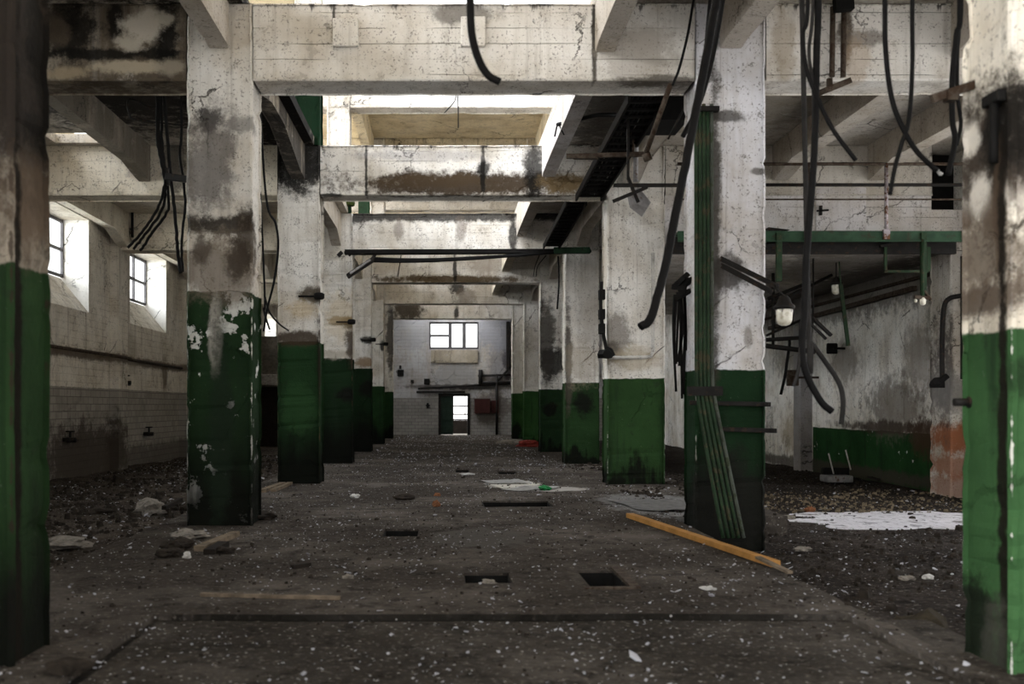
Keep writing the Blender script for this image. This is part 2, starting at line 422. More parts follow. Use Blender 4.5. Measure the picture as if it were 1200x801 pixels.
# black linings paint shade over the slab edge walls of every pit; the deep one gets a steel angle on its right edge
mb = MB((1.36, 7.3, 0)); mb.obox((1.365, 7.22, .008), (1.365, 8.12, .008), .07, .02); mb.obox((1.365, 7.22, .008), (1.0, 7.22, .006), .05, .014)
tag(mb.build('steel_angle', M['steel_rust']), 'rusty steel angle rimming the deep square pit in the floor', 'metal edging')

# ------------------------------------------------------------------ walls
WIN_Z0, WIN_Z1, WTH = 3.3, 5.28, .62
GL_Z0, GL_Z1 = 4.05, 5.22
wl_mat = concrete('left_wall', white=(.70, .655, .575), tiles=('y', 1.7, (.31, .285, .25)), dirt=.45, stains=[
    ((XL, 23, 2.4), (1, 60, .11), (.11, .08, .055), .85), ((XL, 21.3, .25), (1, 2.6, .75), (.045, .035, .027), .9),
    ((XL, 27.5, 2.2), (1, .25, .5), (.12, .09, .06), .8), ((XL, 23.0, .2), (1, .35, .9), (.05, .04, .03), .8),
    ((XL, 28, .05), (1, 14, .3), (.06, .05, .04), .7), ((XL, 24.6, 2.6), (1, .5, .5), (.3, .26, .2), .5)])
mb = MB()
wy = [(ROW[n] + 1.4, ROW[n] + 4.6) for n in range(-0, 6)]      # one splayed opening per bay
wy = [(-.96 + 1.4, -.96 + 4.6)] + wy + [(ROW[6] + 1.4, ROW[6] + 4.6)]
prev = -2.0
x0, x1 = XL - WTH, XL
for a, b in wy:
    mb.box(x0, x1, prev, a, ZL - .3, 5.7)
    mb.box(x0, x1, a, b, ZL - .3, WIN_Z0); mb.box(x0, x1, a, b, WIN_Z1, 5.7)
    mb.prism([(x0, WIN_Z0), (x1, WIN_Z0), (x0, GL_Z0)], 'y', a, b)
    prev = b
mb.box(x0, x1, prev, YF + .5, ZL - .3, 5.7)
for n in range(0, 7):                                           # pilasters
    mb.box(XL, XL + .2, ROW[n] - .05, ROW[n] + .6, ZL - .2, 5.7)
struct(mb.build('wall_left', wl_mat))
rv = concrete('reveal_lit', white=(.90, .88, .84), dirt=.12, patch=.0, speck=.2)  # whiter than the wall: window brightness painted into the reveals
mb = MB()
for a, b in wy:
    mb.box(XL - WTH, XL - .003, b - .02, b + .001, WIN_Z0, WIN_Z1); mb.box(XL - WTH, XL - .003, a - .001, a + .02, WIN_Z0, WIN_Z1)
struct(mb.build('trim_5', rv))
for i, (a, b) in enumerate(wy):
    xg = XL - WTH + .05
    m1 = (a + b) / 2
    fr = MB((xg, m1, GL_Z0))
    for yy in (a + .03, a + (b - a) / 3, a + 2 * (b - a) / 3, b - .03): fr.box(xg - .03, xg + .03, yy - .035, yy + .035, GL_Z0, WIN_Z1)
    for zz in (GL_Z0 + .03, (GL_Z0 + GL_Z1) / 2, GL_Z1 + .02): fr.box(xg - .028, xg + .028, a, b, zz - .03, zz + .03)
    fr.box(xg - .025, xg + .05, a + (b - a) / 3, a + (b - a) * 2 / 3, GL_Z0 + .58, GL_Z0 + .62)
    w = struct(fr.build('window_%d' % (i + 1), M['frame']))
    pn = MB((xg, m1, GL_Z0)); pn.box(xg - .004, xg + .004, a, b, GL_Z0, GL_Z1)
    pn.build('window_pane', M['glass'], w)

wr_mat = concrete('right_wall', white=(.86, .84, .80), dado=.80, green=(.018, .062, .019), lim=('y', 10.0, 24.45), chips=.66, dirt=.38, patch=.45, stains=[
    ((XR, 22.6, 2.3), (1, .9, .5), (.22, .19, .16), .7), ((XR, 19.0, 2.2), (1, .7, .7), (.24, .21, .18), .7), ((XR, 20.0, 1.3), (1, 1.3, .6), (.14, .12, .10), .8), ((XR, 20.5, .88), (1, 2.4, .13), (.05, .035, .025), .9),
    ((XR, 18.7, .75), (1, .7, .35), (.06, .035, .022), .9), 
    ((XR, 22, 3.7), (1, 7, .5), (.09, .08, .07), .8), ((XR, 26, 2.9), (1, 1.4, .9), (.14, .12, .10), .7),
    ((XR, 24.5, -.12), (1, 10, .16), (.05, .04, .033), .85), ((XR, 18.2, 2.9), (1, .5, .9), (.2, .18, .15), .7), ((XR, 25.8, .6), (1, 1.0, .5), (.32, .25, .15), .6)])
mb = MB()
mb.box(XR, XR + .5, -2, 7.6, ZR - .3, 1.0); mb.box(XR, XR + .5, -2, 7.6, 5.0, 5.7)
mb.box(XR, XR + .5, 16.0, YF + .5, ZR - .3, 5.7)
mb.box(XR, XR + .5, 7.6, 16.0, 5.2, 5.7); mb.box(XR, XR + .5, 7.6, 16.0, ZR - .3, .2)  # unseen wide opening in this bay, shaped to light the right aisle
for yy in (-2, 2.6, 7.1, 11.8): mb.box(XR, XR + .5, yy, yy + .5, 1.0, 5.0)
struct(mb.build('wall_right', wr_mat))
mb = MB((8.75, 24.5, ZR)); mb.box(8.62, XR + .01, 24.5, 25.0, ZR - .2, 3.95)
struct(mb.build('trim_2', concrete('grey_pilaster', (8.75, 24.5, ZR), white=(.30, .29, .30), dirt=.3, boards=.5)))
mb = rough_bar('z', ZR - .2, 3.95, 8.55, XR + .01, 17.1, 17.85, (8.7, 17.4, ZR), chip=.05, seed=5)
struct(mb.build('trim_3', concrete('brick_pilaster', (8.7, 17.4, ZR), white=(.58, .55, .51), dirt=.7, stains=[
    ((8.55, 17.05, .75), (1, 1, .28), (.27, .095, .04), .95), ((8.6, 17.05, .3), (1, 1, .2), (.27, .10, .045), .8), ((8.62, 17.05, -.05), (1, 1, .2), (.25, .10, .05), .7),
    ((8.5, 17.1, 1.9), (.12, 1, 1.2), (.06, .05, .045), .85), ((8.7, 17.05, 1.5), (1, 1, .35), (.2, .19, .18), .8)])))

# far wall with a window and a door
fx0, fx1, fzt = XL - .5, XR + .5, 5.7
wz = lambda py: EYE + (VY - py) * YF / F
wx = lambda px: (px - VX) * YF / F
dw = (wx(515), wx(549.5), -.05, wz(462.5)); ww = (wx(503), wx(561), wz(409), wz(377))
fw_mat = concrete('far_wall', white=(.43, .425, .44), tiles=('x', wz(466), (.28, .265, .245)), dirt=.65, speck=.5, stains=[
    ((wx(533), YF, wz(440)), (1.0, 1, .75), (.24, .23, .22), .8), ((wx(560), YF, wz(453)), (1.6, 1, .14), SOOT, .8), ((wx(520), YF, wz(453)), (1.8, 1, .12), (.07, .06, .055), .8),
    ((wx(585), YF, wz(430)), (.5, 1, 1.5), (.16, .15, .15), .7), ((wx(575), YF, wz(478)), (.9, 1, .7), (.10, .085, .075), .8), ((wx(597), YF, wz(400)), (.35, 1, 2.0), (.05, .045, .05), .9),
    ((wx(480), YF, wz(385)), (1.3, 1, .9), (.26, .26, .27), .7), ((wx(580), YF, wz(390)), (1.0, 1, .9), (.24, .24, .26), .8)])
mb = MB()
y0, y1 = YF, YF + .45
mb.box(fx0, dw[0], y0, y1, -.5, ww[2]); mb.box(dw[1], fx1, y0, y1, -.5, ww[2]); mb.box(dw[0], dw[1], y0, y1, dw[3], ww[2])
mb.box(fx0, ww[0], y0, y1, ww[2], ww[3]); mb.box(ww[1], fx1, y0, y1, ww[2], ww[3]); mb.box(fx0, fx1, y0, y1, ww[3], fzt)
struct(mb.build('wall_far', fw_mat))
fr = MB((wx(532), YF, ww[2]))
yg = YF + .12
for px, t in ((503.5, .05), (527.5, .08), (544, .08), (560.5, .05)): fr.box(wx(px) - t, wx(px) + t, yg - .05, yg + .05, ww[2], ww[3])
for py in (377.5, 408): fr.box(ww[0], ww[1], yg - .045, yg + .045, wz(py) - .06, wz(py) + .06)
fr.box(ww[0], wx(527), yg - .04, yg + .04, wz(393) - .05, wz(393) + .05)
w = struct(fr.build('window_9', M['frame']))
pn = MB((wx(532), YF, ww[2])); pn.box(ww[0], ww[1], yg - .004, yg + .004, ww[2], ww[3]); pn.build('window_pane', M['glass'], w)
mb = MB((wx(533), YF - .03, wz(425))); mb.box(wx(505), wx(560), YF - .06, YF + .01, wz(425), wz(410), .01)
tag(mb.build('stained_board', concrete('stained_board', (wx(533), YF - .03, wz(425)), white=(.30, .26, .20), dirt=1.0, patch=.9)), 'stained pale board fixed beneath the far window', 'board')
# door leaf folded half open + frame
d = MB((dw[0], YF, 0)); d.box(dw[0] - .05, dw[0] + .07, YF - .04, YF + .3, 0, dw[3] + .07); d.box(dw[1] - .07, dw[1] + .05, YF - .04, YF + .3, 0, dw[3] + .07); d.box(dw[0], dw[1], YF - .04, YF + .3, dw[3] - .06, dw[3] + .07)
dr = struct(d.build('door_1', M['steel_dark']))
d = MB((dw[0], YF, 0)); xm = wx(531); d.box(dw[0] + .06, xm, YF + .02, YF + .07, .02, dw[3] - .06, .008)
for k in range(3): d.box(dw[0] + .13, xm - .07, YF + .005, YF + .025, .12 + k * .56, .55 + k * .56, .006)
d.build('door_leaf', M['doorgreen'], dr)
# the room glimpsed through the door
mb = MB(); mb.box(-2.2, 3.4, YF + .45, YF + 3.2, -.3, -.02)
struct(mb.build('floor_beyond', M['plaster']))
zb = EYE + (VY - 490) * (YF + 3) / F
mb = MB(); mb.box(-2.2, 3.4, YF + 3.2, YF + 3.4, -.3, .62)
mb.box(-2.2, -.2, YF + 3.2, YF + 3.4, .62, 3.2); mb.box(1.6, 3.4, YF + 3.2, YF + 3.4, .62, 3.2)
struct(mb.build('wall_beyond', M['wood_dark']))
fr = MB((.7, YF + 3.2, .62))
for zz in (.66, .92, 1.32, 2.2): fr.box(-.2, 1.6, YF + 3.25, YF + 3.32, zz - .035, zz + .035)
for xx in (-.17, .42, 1.0, 1.57): fr.box(xx - .02, xx + .02, YF + 3.26, YF + 3.31, .62, 2.2)
struct(fr.build('window_10', M['frame']))

# ------------------------------------------------------------------ lower ceiling slabs over the aisles, open nave
CZ = 5.70
lc_mat = concrete('left_ceiling', white=(.60, .56, .50), dirt=.5, patch=.3, stains=[((-4.6, 13.4, CZ), (3.2, 2.9, 1), (.035, .032, .030), .97), ((-2.5, 14.3, CZ), (1.3, 4.2, 1.5), SOOT, 1.0)])
rc_mat = concrete('right_ceiling', white=(.56, .53, .49), dirt=.6, patch=.4, stains=[((2.4, 14, CZ), (.6, 3.6, 1), (.05, .045, .04), .8), ((4.6, 13.5, CZ), (1.6, 2.6, 1), (.22, .19, .15), .7), ((2.2, 9, CZ), (1, 2.6, 1), (.15, .13, .11), .6)])
mb = MB()
EL, ER = -2.2, 1.64
H = (-6.5, -5.75, 16.3, 16.9)
mb.box(XL - .3, EL, -2, H[2], CZ, CZ + .15); mb.box(XL - .3, H[0], H[2], H[3], CZ, CZ + .15); mb.box(H[1], EL, H[2], H[3], CZ, CZ + .15); mb.box(XL - .3, EL, H[3], YF + .4, CZ, CZ + .15)
struct(mb.build('ceiling_left', lc_mat))
mb = MB(); mb.box(ER, XR + .3, -2, YF + .4, CZ, CZ + .15)
struct(mb.build('ceiling_right', rc_mat))

# ------------------------------------------------------------------ upper storey seen through the open nave
UZ = 9.0
cream = concrete('cream_upper', white=(.78, .69, .50), dirt=.35, patch=.25)
mb = MB(); mb.box(XL - .3, XR + .3, ROW[3] - .1, 40.5, UZ, UZ + .2); mb.box(XL - .3, XR + .3, 45.0, YF + .4, UZ, UZ + .2); mb.box(XL - .3, XR + .3, -2, 12.5, UZ, UZ + .2); mb.box(XL - .3, -2.6, 12.5, ROW[3] - .1, UZ, UZ + .2); mb.box(3.2, XR + .3, 12.5, ROW[3] - .1, UZ, UZ + .2); struct(mb.build('ceiling_upper', cream))  # unseen near roof added and roof openings sized to set the daylight
mb = MB(); mb.box(XL - .3, XL, -2, YF + .4, CZ + .15, 6.9); mb.box(XL - .3, XL, -2, YF + .4, 8.6, UZ)
for n in range(7): mb.box(XL - .3, XL, ROW[n], ROW[n] + .6, 6.9, 8.6)
struct(mb.build('wall_left_upper', cream))
mb = MB(); mb.box(XR, XR + .3, -2, YF + .4, CZ + .15, 6.9); mb.box(XR, XR + .3, -2, YF + .4, 8.6, UZ)
for n in range(7): mb.box(XR, XR + .3, ROW[n], ROW[n] + .6, 6.9, 8.6)
struct(mb.build('wall_right_upper', cream))
mb = MB(); mb.box(XL, XR, YF, YF + .3, CZ, 7.0); mb.box(XL, XR, YF, YF + .3, 8.5, UZ); mb.box(XL, -3, YF, YF + .3, 7, 8.5); mb.box(3.6, XR, YF, YF + .3, 7, 8.5)
struct(mb.build('wall_far_upper', cream))
mb = MB(); mb.box(XL - .3, XR + .3, -2.3, -2, 4.6, 7.0); mb.box(XL - .3, XR + .3, -2.3, -2, 8.4, UZ + .2); mb.box(XL - .3, -4.5, -2.3, -2, -.5, 4.6); mb.box(6.5, XR + .3, -2.3, -2, -.5, 4.6)  # unseen wall behind the camera, added to cut the light from there
struct(mb.build('wall_back_blocker', cream))

UPC = [(2, -2.53, -2.10, 'green'), (3, -2.68, -2.16, 'white'), (4, -2.14, -1.72, 'white'), (5, -2.6, -2.15, 'white'), (3, 2.80, 3.30, 'white'), (4, 2.36, 2.78, 'white'), (5, 2.80, 3.25, 'white')]
for k, (n, xa, xb, kind) in enumerate(UPC):
    yy = ROW[n]; org = ((xa + xb) / 2, yy + .25, CZ + .15)
    z0 = CZ + .15 if not -2.2 < xa < 1.6 else CZ - .01
    m = concrete('upper_column_%d' % k, org, dado=(7.9 if kind == 'green' else 6.8), green=(.007, .024, .011), dirt=.35)
    side = 'left' if xa < 0 else 'right'
    tag(rough_bar('z', CZ, UZ, xa, xb, yy, yy + .5, org, seed=k + 30).build('upper_column', m),
        f"{'green painted' if kind == 'green' else 'white'} upper storey column, {side} side, seen above the {ORD[n]} column row", 'column', 'upper storey columns')
for k, (xa, xb, side) in enumerate([(-2.50, -2.16, 'left'), (2.80, 3.18, 'right')]):
    mb = MB(((xa + xb) / 2, ROW[4] + .3, CZ + .15)); mb.box(xa, xb, ROW[4] + .25, ROW[4] + .45, CZ + .15, UZ, .01)
    mb.box(xa + .04, xb - .04, ROW[4] + .235, ROW[4] + .26, CZ + .3, UZ - .2, .005)
    tag(mb.build('steel_sheet', M['green_steel']), f'green painted steel sheet behind the upper {side} column, seen high through the nave', 'panel')
for n in (3, 4, 5, 6):
    yy = ROW[n]; org = (0, yy, 8.1)
    m = concrete('upper_beam_%d' % n, org, white=WHITE if n != 4 else (.72, .65, .5), dirt=.35, boards=.4, drip=(UZ, .5, .4))
    tag(rough_bar('x', XL, XR, yy, yy + .55, 8.1 if n != 4 else 8.55, UZ, org, seed=n + 50, step=.2).build('upper_beam', m),
        f"{'cream' if n == 4 else 'white'} upper storey roof beam crossing above the {ORD[n]} row of columns", 'beam', 'upper storey beams')
for k, (X, side) in enumerate([(-2.15, 'left'), (2.72, 'right')]):
    mb = MB((X, ROW[3] + .5, 8.3)); ya, yb = ROW[3] + .5, ROW[4]
    mb.prism([(ya, UZ), (yb, UZ), (yb, 8.1), (yb - .7, 8.4), (ya + .7, 8.4), (ya, 8.1)], 'x', X - .12, X + .12)
    tag(mb.build('upper_rib', cream), f'cream upper storey ceiling rib on the {side}, high above the fourth row of columns', 'rib')
mb = MB(W(397, 168, ROW[3])); c = W(397, 170, ROW[3] - .25)
for k in range(9): mb.lump((c.x - .28 + k * .07, ROW[3] - .2 + R.uniform(-.05, .05), CZ + .2), .07, .12, .14, k, 2)
tag(mb.build('moss_clump', M['moss']), 'clump of green moss at the foot of the upper left column', 'moss')
# mid-height beam top piece of moss stands on the slab edge

# ------------------------------------------------------------------ columns of the nave
BLK = SOOT
def st_px(px, py, Y, rx, rz, col=SOOT, amt=.9):     # stain on the camera-facing side, given in pixels
    s = Y / F; return (W(px, py, Y), (rx * s, .35, rz * s), col, amt)
def col_mat(name, org, hx, hy, **k): return concrete(name, org, **k)

LEFT = {
 0: dict(x=(-2.92, -2.15), y=(5.04, 5.54), dado=2.02, green=(.020, .046, .016), grime=1.0, white=(.075, .058, .044), dirt=.8, patch=.45, corner=((.03, .02, .015), .02, .8),
    stains=[((-2.15, 5.3, 2.3), (.3, .2, .18), (.26, .2, .15), .8), ((-2.3, 5.05, 3.6), (.4, .3, .2), (.25, .2, .15), .7), ((-2.15, 5.3, 3.1), (.3, .55, .7), SOOT, .95), ((-2.3, 5.05, 3.2), (.5, .3, .9), (.03, .024, .02), .85), ((-2.15, 5.3, 2.35), (.3, .3, .3), (.09, .065, .045), .8), ((-2.15, 5.17, 1.0), (.2, .055, 2.6), (.008, .006, .004), .97)],
    label='massive dark soot-blackened concrete column with green lower half filling the left edge of the view'),
 1: dict(dado=2.55, green=(.015, .036, .014), chips=.57, grime=1.5, corner=((.60, .58, .54), .016, .9),
    stains=[st_px(243, 140, 11.04, 16, 16), st_px(262, 263, 11.04, 60, 13, (.03, .025, .02), .95), st_px(290, 280, 11.04, 18, 40, (.04, .03, .022), .85), st_px(246, 190, 11.04, 34, 62, (.11, .10, .095), .8),
            st_px(262, 312, 11.04, 60, 42, (.17, .14, .11), .8), st_px(280, 300, 11.04, 20, 26, (.04, .03, .022), .85), st_px(235, 290, 11.04, 12, 22, (.07, .055, .042), .8), st_px(285, 145, 11.04, 28, 9, (.2, .19, .18), .7), st_px(252, 395, 11.04, 8, 45, (.36, .34, .30), .9), st_px(258, 500, 11.04, 14, 120, (.012, .02, .012), .8)],
    label='second left column, white above with a black scorch band, flaking dark green paint below'),
 2: dict(dado=2.39, green=(.015, .042, .015), grime=1.35, chips=None, corner=((.10, .07, .04), .015, .8),
    stains=[st_px(346, 178, 17.04, 70, 44, SOOT, .97), st_px(368, 346, 17.04, 22, 10, (.05, .035, .02), .9), st_px(352, 362, 17.04, 20, 12, (.45, .33, .16), .5), st_px(352, 396, 17.04, 40, 9, (.05, .035, .022), .95), st_px(377, 430, 17.04, 6, 60, (.02, .016, .012), .9), st_px(352, 480, 17.04, 22, 30, (.024, .064, .022), .7)],
    label='third left column, white with sooty top and brown band above its dark green base'),
 3: dict(dado=2.40, green=(.010, .026, .010), grime=1.5, corner=((.12, .08, .05), .015, .7),
    stains=[st_px(410, 377, 23.04, 10, 8), st_px(400, 375, 23.04, 20, 5, (.15, .09, .04), .8), st_px(400, 372, 23.04, 20, 30, (.5, .38, .2), .4), st_px(400, 415, 23.04, 24, 6, (.4, .36, .3), .8), st_px(408, 462, 23.04, 12, 10), st_px(412, 405, 23.04, 8, 22, (.05, .035, .025), .9)],
    label='fourth left column, white with a rust ringed spot, blackish green below'),
 4: dict(dado=2.40, green=(.010, .026, .010), grime=1.5, stains=[st_px(428, 425, 29.04, 14, 6, (.22, .15, .09), .9), st_px(432, 398, 29.04, 8, 4), st_px(430, 455, 29.04, 10, 10)],
    label='fifth left column, white above and nearly black below, brown band between'),
 5: dict(dado=2.0, green=(.020, .054, .018), grime=.9, stains=[st_px(448, 405, 35.04, 3, 6)], label='sixth left column, white with mid green lower part, far down the nave'),
 6: dict(dado=1.9, green=(.020, .054, .018), grime=.8, stains=[st_px(458, 395, 41.04, 6, 40, (.04, .035, .03), .9)], label='last left column beside the far wall, soot darkened with green base'),
}
RIGHT = {
 0: dict(x=(2.82, 3.6), y=(5.04, 5.54), dado=1.70, green=(.042, .105, .038), chips=None, white=(.80, .76, .68), dirt=.5, patch=.8, corner=((.75, .73, .68), .014, .7),
    stains=[((2.82, 5.3, 2.62), (.3, .7, .42), (.03, .021, .015), .97), ((2.82, 5.3, 1.86), (.3, .6, .10), (.06, .042, .03), .9), ((2.82, 5.15, 2.72), (.3, .25, .25), SOOT, .9), ((2.82, 5.40, 2.42), (.3, .10, .13), (.62, .58, .52), .9), ((2.82, 5.47, 2.75), (.3, .09, .10), (.62, .58, .52), .9), ((2.82, 5.12, 2.32), (.3, .07, .12), (.55, .50, .44), .85), ((2.82, 5.4, 2.1), (.3, .5, .26), (.10, .075, .055), .85), ((2.82, 5.2, 2.3), (.3, .05, .4), (.07, .048, .033), .8),
            ((2.82, 5.17, .9), (.2, .045, 2.3), (.010, .008, .006), .97), ((2.82, 5.5, .15), (.3, .25, .25), SOOT, .9), ((2.82, 5.25, .05), (.3, .12, .25), (.05, .05, .04), .8), ((2.82, 5.08, 1.45), (.3, .05, .12), SOOT, .5)],
    label='massive column at the right edge, bright green below, burnt brown band on white above'),
 1: dict(dado=1.70, green=(.011, .032, .013), grime=.95, white=COOL, z0=-.3, corner=((.5, .49, .46), .013, .6), chips=.69,
    stains=[st_px(838, 250, 11.04, 8, 190, (.045, .04, .032), .9), st_px(855, 318, 11.04, 22, 22, (.05, .045, .04), .9), st_px(850, 135, 11.04, 25, 7, (.05, .045, .04), .8), st_px(850, 590, 11.04, 60, 60, (.012, .012, .010), .9), st_px(890, 200, 11.04, 9, 4, (.1, .09, .08), .8), st_px(878, 395, 11.04, 5, 12, (.2, .18, .16), .7)],
    label='second right column, white with a bundle of green conduits down its inner edge and dark green base'),
 2: dict(dado=1.77, green=(.024, .058, .018), grime=.35, x=(2.737, 3.72), corner=((.55, .53, .50), .013, .8), chips=.70,
    stains=[st_px(715, 412, 17.04, 14, 12), st_px(720, 400, 17.04, 18, 34, (.14, .12, .10), .75), st_px(762, 418, 17.04, 6, 6, (.2, .17, .14), .7), st_px(745, 420, 17.04, 30, 14, (.42, .36, .26), .6)],
    label='third right column, white with an L-shaped pipe and clean mid green base'),
 3: dict(dado=1.84, green=(.020, .048, .016), grime=.3, x=(2.737, 3.53), stains=[st_px(684, 472, 23.04, 13, 14), st_px(666, 420, 23.04, 5, 60, (.06, .05, .04), .85), st_px(680, 425, 23.04, 22, 26, (.30, .25, .18), .5), st_px(690, 350, 23.04, 14, 60, (.36, .33, .3), .4)],
    label='fourth right column, white with a black scorched blotch in its green base'),
 4: dict(dado=1.79, green=(.014, .033, .013), grime=.4, stains=[st_px(648, 425, 29.04, 20, 18), st_px(640, 395, 29.04, 10, 50, (.05, .045, .04), .85), st_px(644, 480, 29.04, 9, 8)],
    label='fifth right column, soot darkened white with a dark green base'),
 5: dict(dado=1.83, green=(.030, .080, .024), grime=.2, stains=[], label='sixth right column, clean white with bright green base'),
 6: dict(dado=1.83, green=(.030, .080, .024), grime=.3, stains=[st_px(604, 505, 41.04, 8, 10)], label='last right column before the far wall, white with green base'),
}
for side, D in (('L', LEFT), ('R', RIGHT)):
    for n, k in D.items():
        Y = ROW[n]
        xa, xb = k.get('x', (-2.82, -2.094) if side == 'L' else (2.737, 3.51)); ya, yb = k.get('y', (Y, Y + .57))
        z0 = k.get('z0', -.06)
        org = ((xa + xb) / 2, (ya + yb) / 2, 0)
        co = k.get('corner'); cc = ((xb - xa) / 2, (yb - ya) / 2, *co) if co else None
        m = concrete(f'column_{side}{n}', org, white=k.get('white', WHITE), dado=k['dado'], green=k['green'], stains=k['stains'], chips=k.get('chips'),
                     grime=k.get('grime', 0), dirt=k.get('dirt', .45), patch=k.get('patch', .18), corner=cc)
        zt = CZ
        tag(rough_bar('z', z0, zt, xa, xb, ya, yb, org, step=.06, chip=.03 if n > 1 else .035, seed=n * 3 + (side == 'R') * 50).build('concrete_column', m), k['label'], 'column',
            'nave columns')

# ------------------------------------------------------------------ transverse beams
BZ = 4.85
def beam(n, part, xa, xb, label, zt=CZ, **k):
    Y = ROW[n]; org = ((xa + xb) / 2, Y, BZ)
    m = concrete(f'beam_{part}_{n}', org, **k)
    return tag(rough_bar('x', xa, xb, Y, Y + .55, BZ, zt, org, step=.12, bev=.022, chip=.016, seed=n * 7 + len(part)).build('concrete_beam', m), label, 'beam', f'{part} beams')
NX0, NX1 = -2.094, 2.737
def sp(px, py, n, rx, rz, col=SOOT, amt=.9): return st_px(px, py, ROW[n], rx, rz, col, amt)
b1 = beam(1, 'nave', NX0, NX1, 'nearest white beam over the nave, board marked with two raised pads', boards=.55, dirt=.35, drip=(CZ, .22, .8),
     stains=[sp(697, 50, 1, 3.5, 60, (.03, .026, .02), .95), sp(745, 70, 1, 48, 40, (.34, .30, .25), .6), sp(780, 93, 1, 60, 6, (.05, .04, .03), .8), sp(391, 25, 1, 2, 30, (.04, .035, .03), .9), sp(545, 15, 1, 40, 12, (.06, .05, .04), .7)])
for (pa, pb, ya, yb) in ((390, 420, 22, 55), (540, 569, 20, 55)):
    a, b = W(pa, ya, ROW[1]), W(pb, yb, ROW[1])
    mb = MB(((a.x + b.x) / 2, ROW[1], b.z)); mb.box(a.x, b.x, ROW[1] - .035, ROW[1] + .02, b.z, a.z, .012)
    mb.build('raised_pad', concrete('pad', ((a.x + b.x) / 2, ROW[1], b.z), dirt=.6), b1)
beam(2, 'nave', NX0, NX1, 'second beam over the nave, white with a rust brown band and black drips', boards=.4, dirt=.3, drip=(CZ, .13, .85),
     stains=[sp(560, 216, 2, 170, 15, (.038, .024, .012), .97), sp(500, 211, 2, 80, 8, (.06, .04, .022), .7), sp(626, 205, 2, 12, 40), sp(429, 205, 2, 2.2, 40), sp(566, 195, 2, 3, 42), sp(567, 198, 2, 8, 10), sp(660, 215, 2, 30, 12, (.2, .14, .07), .7), sp(500, 182, 2, 80, 7, (.3, .29, .3), .5), sp(385, 229, 2, 18, 3)])
beam(3, 'nave', NX0, NX1, 'third beam over the nave, white with a black scorched top edge', boards=.4, dirt=.35, drip=(CZ, .16, 1.0),
     stains=[sp(500, 253, 3, 240, 7), sp(601, 275, 3, 5, 28), sp(467, 268, 3, 6, 14, (.15, .12, .1), .6), sp(540, 268, 3, 7, 14, (.15, .12, .1), .6)])
beam(4, 'nave', NX0, NX1, 'fourth beam over the nave, white with a rusty lower edge', boards=.4, dirt=.4, drip=(CZ, .15, .6),
     stains=[sp(525, 327, 4, 90, 5, (.07, .045, .02), .95), sp(533, 315, 4, 2.5, 20), sp(570, 310, 4, 20, 14, (.25, .2, .15), .6)])
beam(5, 'nave', NX0, NX1, 'fifth beam over the nave, pale with a black scorch at its centre', boards=.3, dirt=.4, stains=[sp(536, 338, 5, 9, 7), sp(545, 350, 5, 14, 12, (.16, .13, .1), .7), sp(570, 345, 5, 20, 14, (.3, .26, .2), .5)])
beam(6, 'nave', NX0, NX1, 'sixth beam over the nave in front of the far wall, soot dark at its left', dirt=.5, stains=[sp(478, 362, 6, 18, 14, (.05, .04, .03), .95), sp(535, 365, 6, 3, 9)])
beam(1, 'left aisle', XL, -2.82, 'nearest beam over the left aisle, burnt black with flaking white patches', white=(.10, .08, .058), dirt=1.0, patch=.55, chips=None,
     stains=[sp(80, 35, 1, 34, 44, SOOT, .92), sp(120, 62, 1, 120, 8, SOOT, .9), sp(195, 40, 1, 16, 50, SOOT, .95), sp(135, 25, 1, 10, 30, SOOT, .9), sp(168, 30, 1, 26, 18, (.55, .50, .42), .9), sp(190, 22, 1, 14, 10, (.5, .45, .37), .8), sp(150, 50, 1, 20, 12, (.5, .45, .37), .8), sp(150, 77, 1, 44, 8, (.40, .34, .25), .9), sp(75, 85, 1, 30, 9, (.30, .24, .16), .8), sp(200, 78, 1, 18, 10, (.3, .26, .2), .8), sp(110, 105, 1, 150, 9, (.10, .09, .08), .8), sp(65, 35, 1, 16, 20, (.09, .07, .05), .8)])
LA = ['', '', 'second beam over the left aisle, clean pale face above the windows', 'third beam over the left aisle, pale, seen past the hanging cables', 'fourth beam over the left aisle, small and pale in the distance', 'fifth beam over the left aisle, glimpsed between the left columns']
for n in (2, 3, 4, 5): beam(n, 'left aisle', XL, -2.82, LA[n], white=(.74, .68, .57), dirt=.3, boards=.2, stains=[sp(205, 190, 2, 14, 40, (.05, .045, .04), .8)] if n == 2 else [])
beam(1, 'right aisle', 3.51, XR, 'nearest beam over the right aisle, white with brown streaks and cut pipes', boards=.5, dirt=.5, drip=(CZ, .25, .9),
     stains=[sp(992, 35, 1, 8, 40, (.06, .045, .03), .9), sp(1010, 45, 1, 30, 10, (.12, .10, .08), .7), sp(920, 50, 1, 12, 50, (.36, .3, .22), .6), sp(1005, 70, 1, 16, 30, (.4, .3, .2), .5)])
RA = ['', '', 'second beam over the right aisle, above the gallery railing', 'third beam over the right aisle, glimpsed behind the right columns', 'fourth beam over the right aisle, far back behind the columns']
for n in (2, 3, 4): beam(n, 'right aisle', 3.51 if n != 2 else 3.72, XR if n != 2 else 8.22, RA[n], white=(.60, .57, .52), dirt=.35)
mb = rough_bar('x', XL, XR, ROW[0], ROW[0] + .55, BZ, CZ, (0, ROW[0], BZ), step=.4); struct(mb.build('trim_4', concrete('beam_overhead', (0, ROW[0], BZ))))

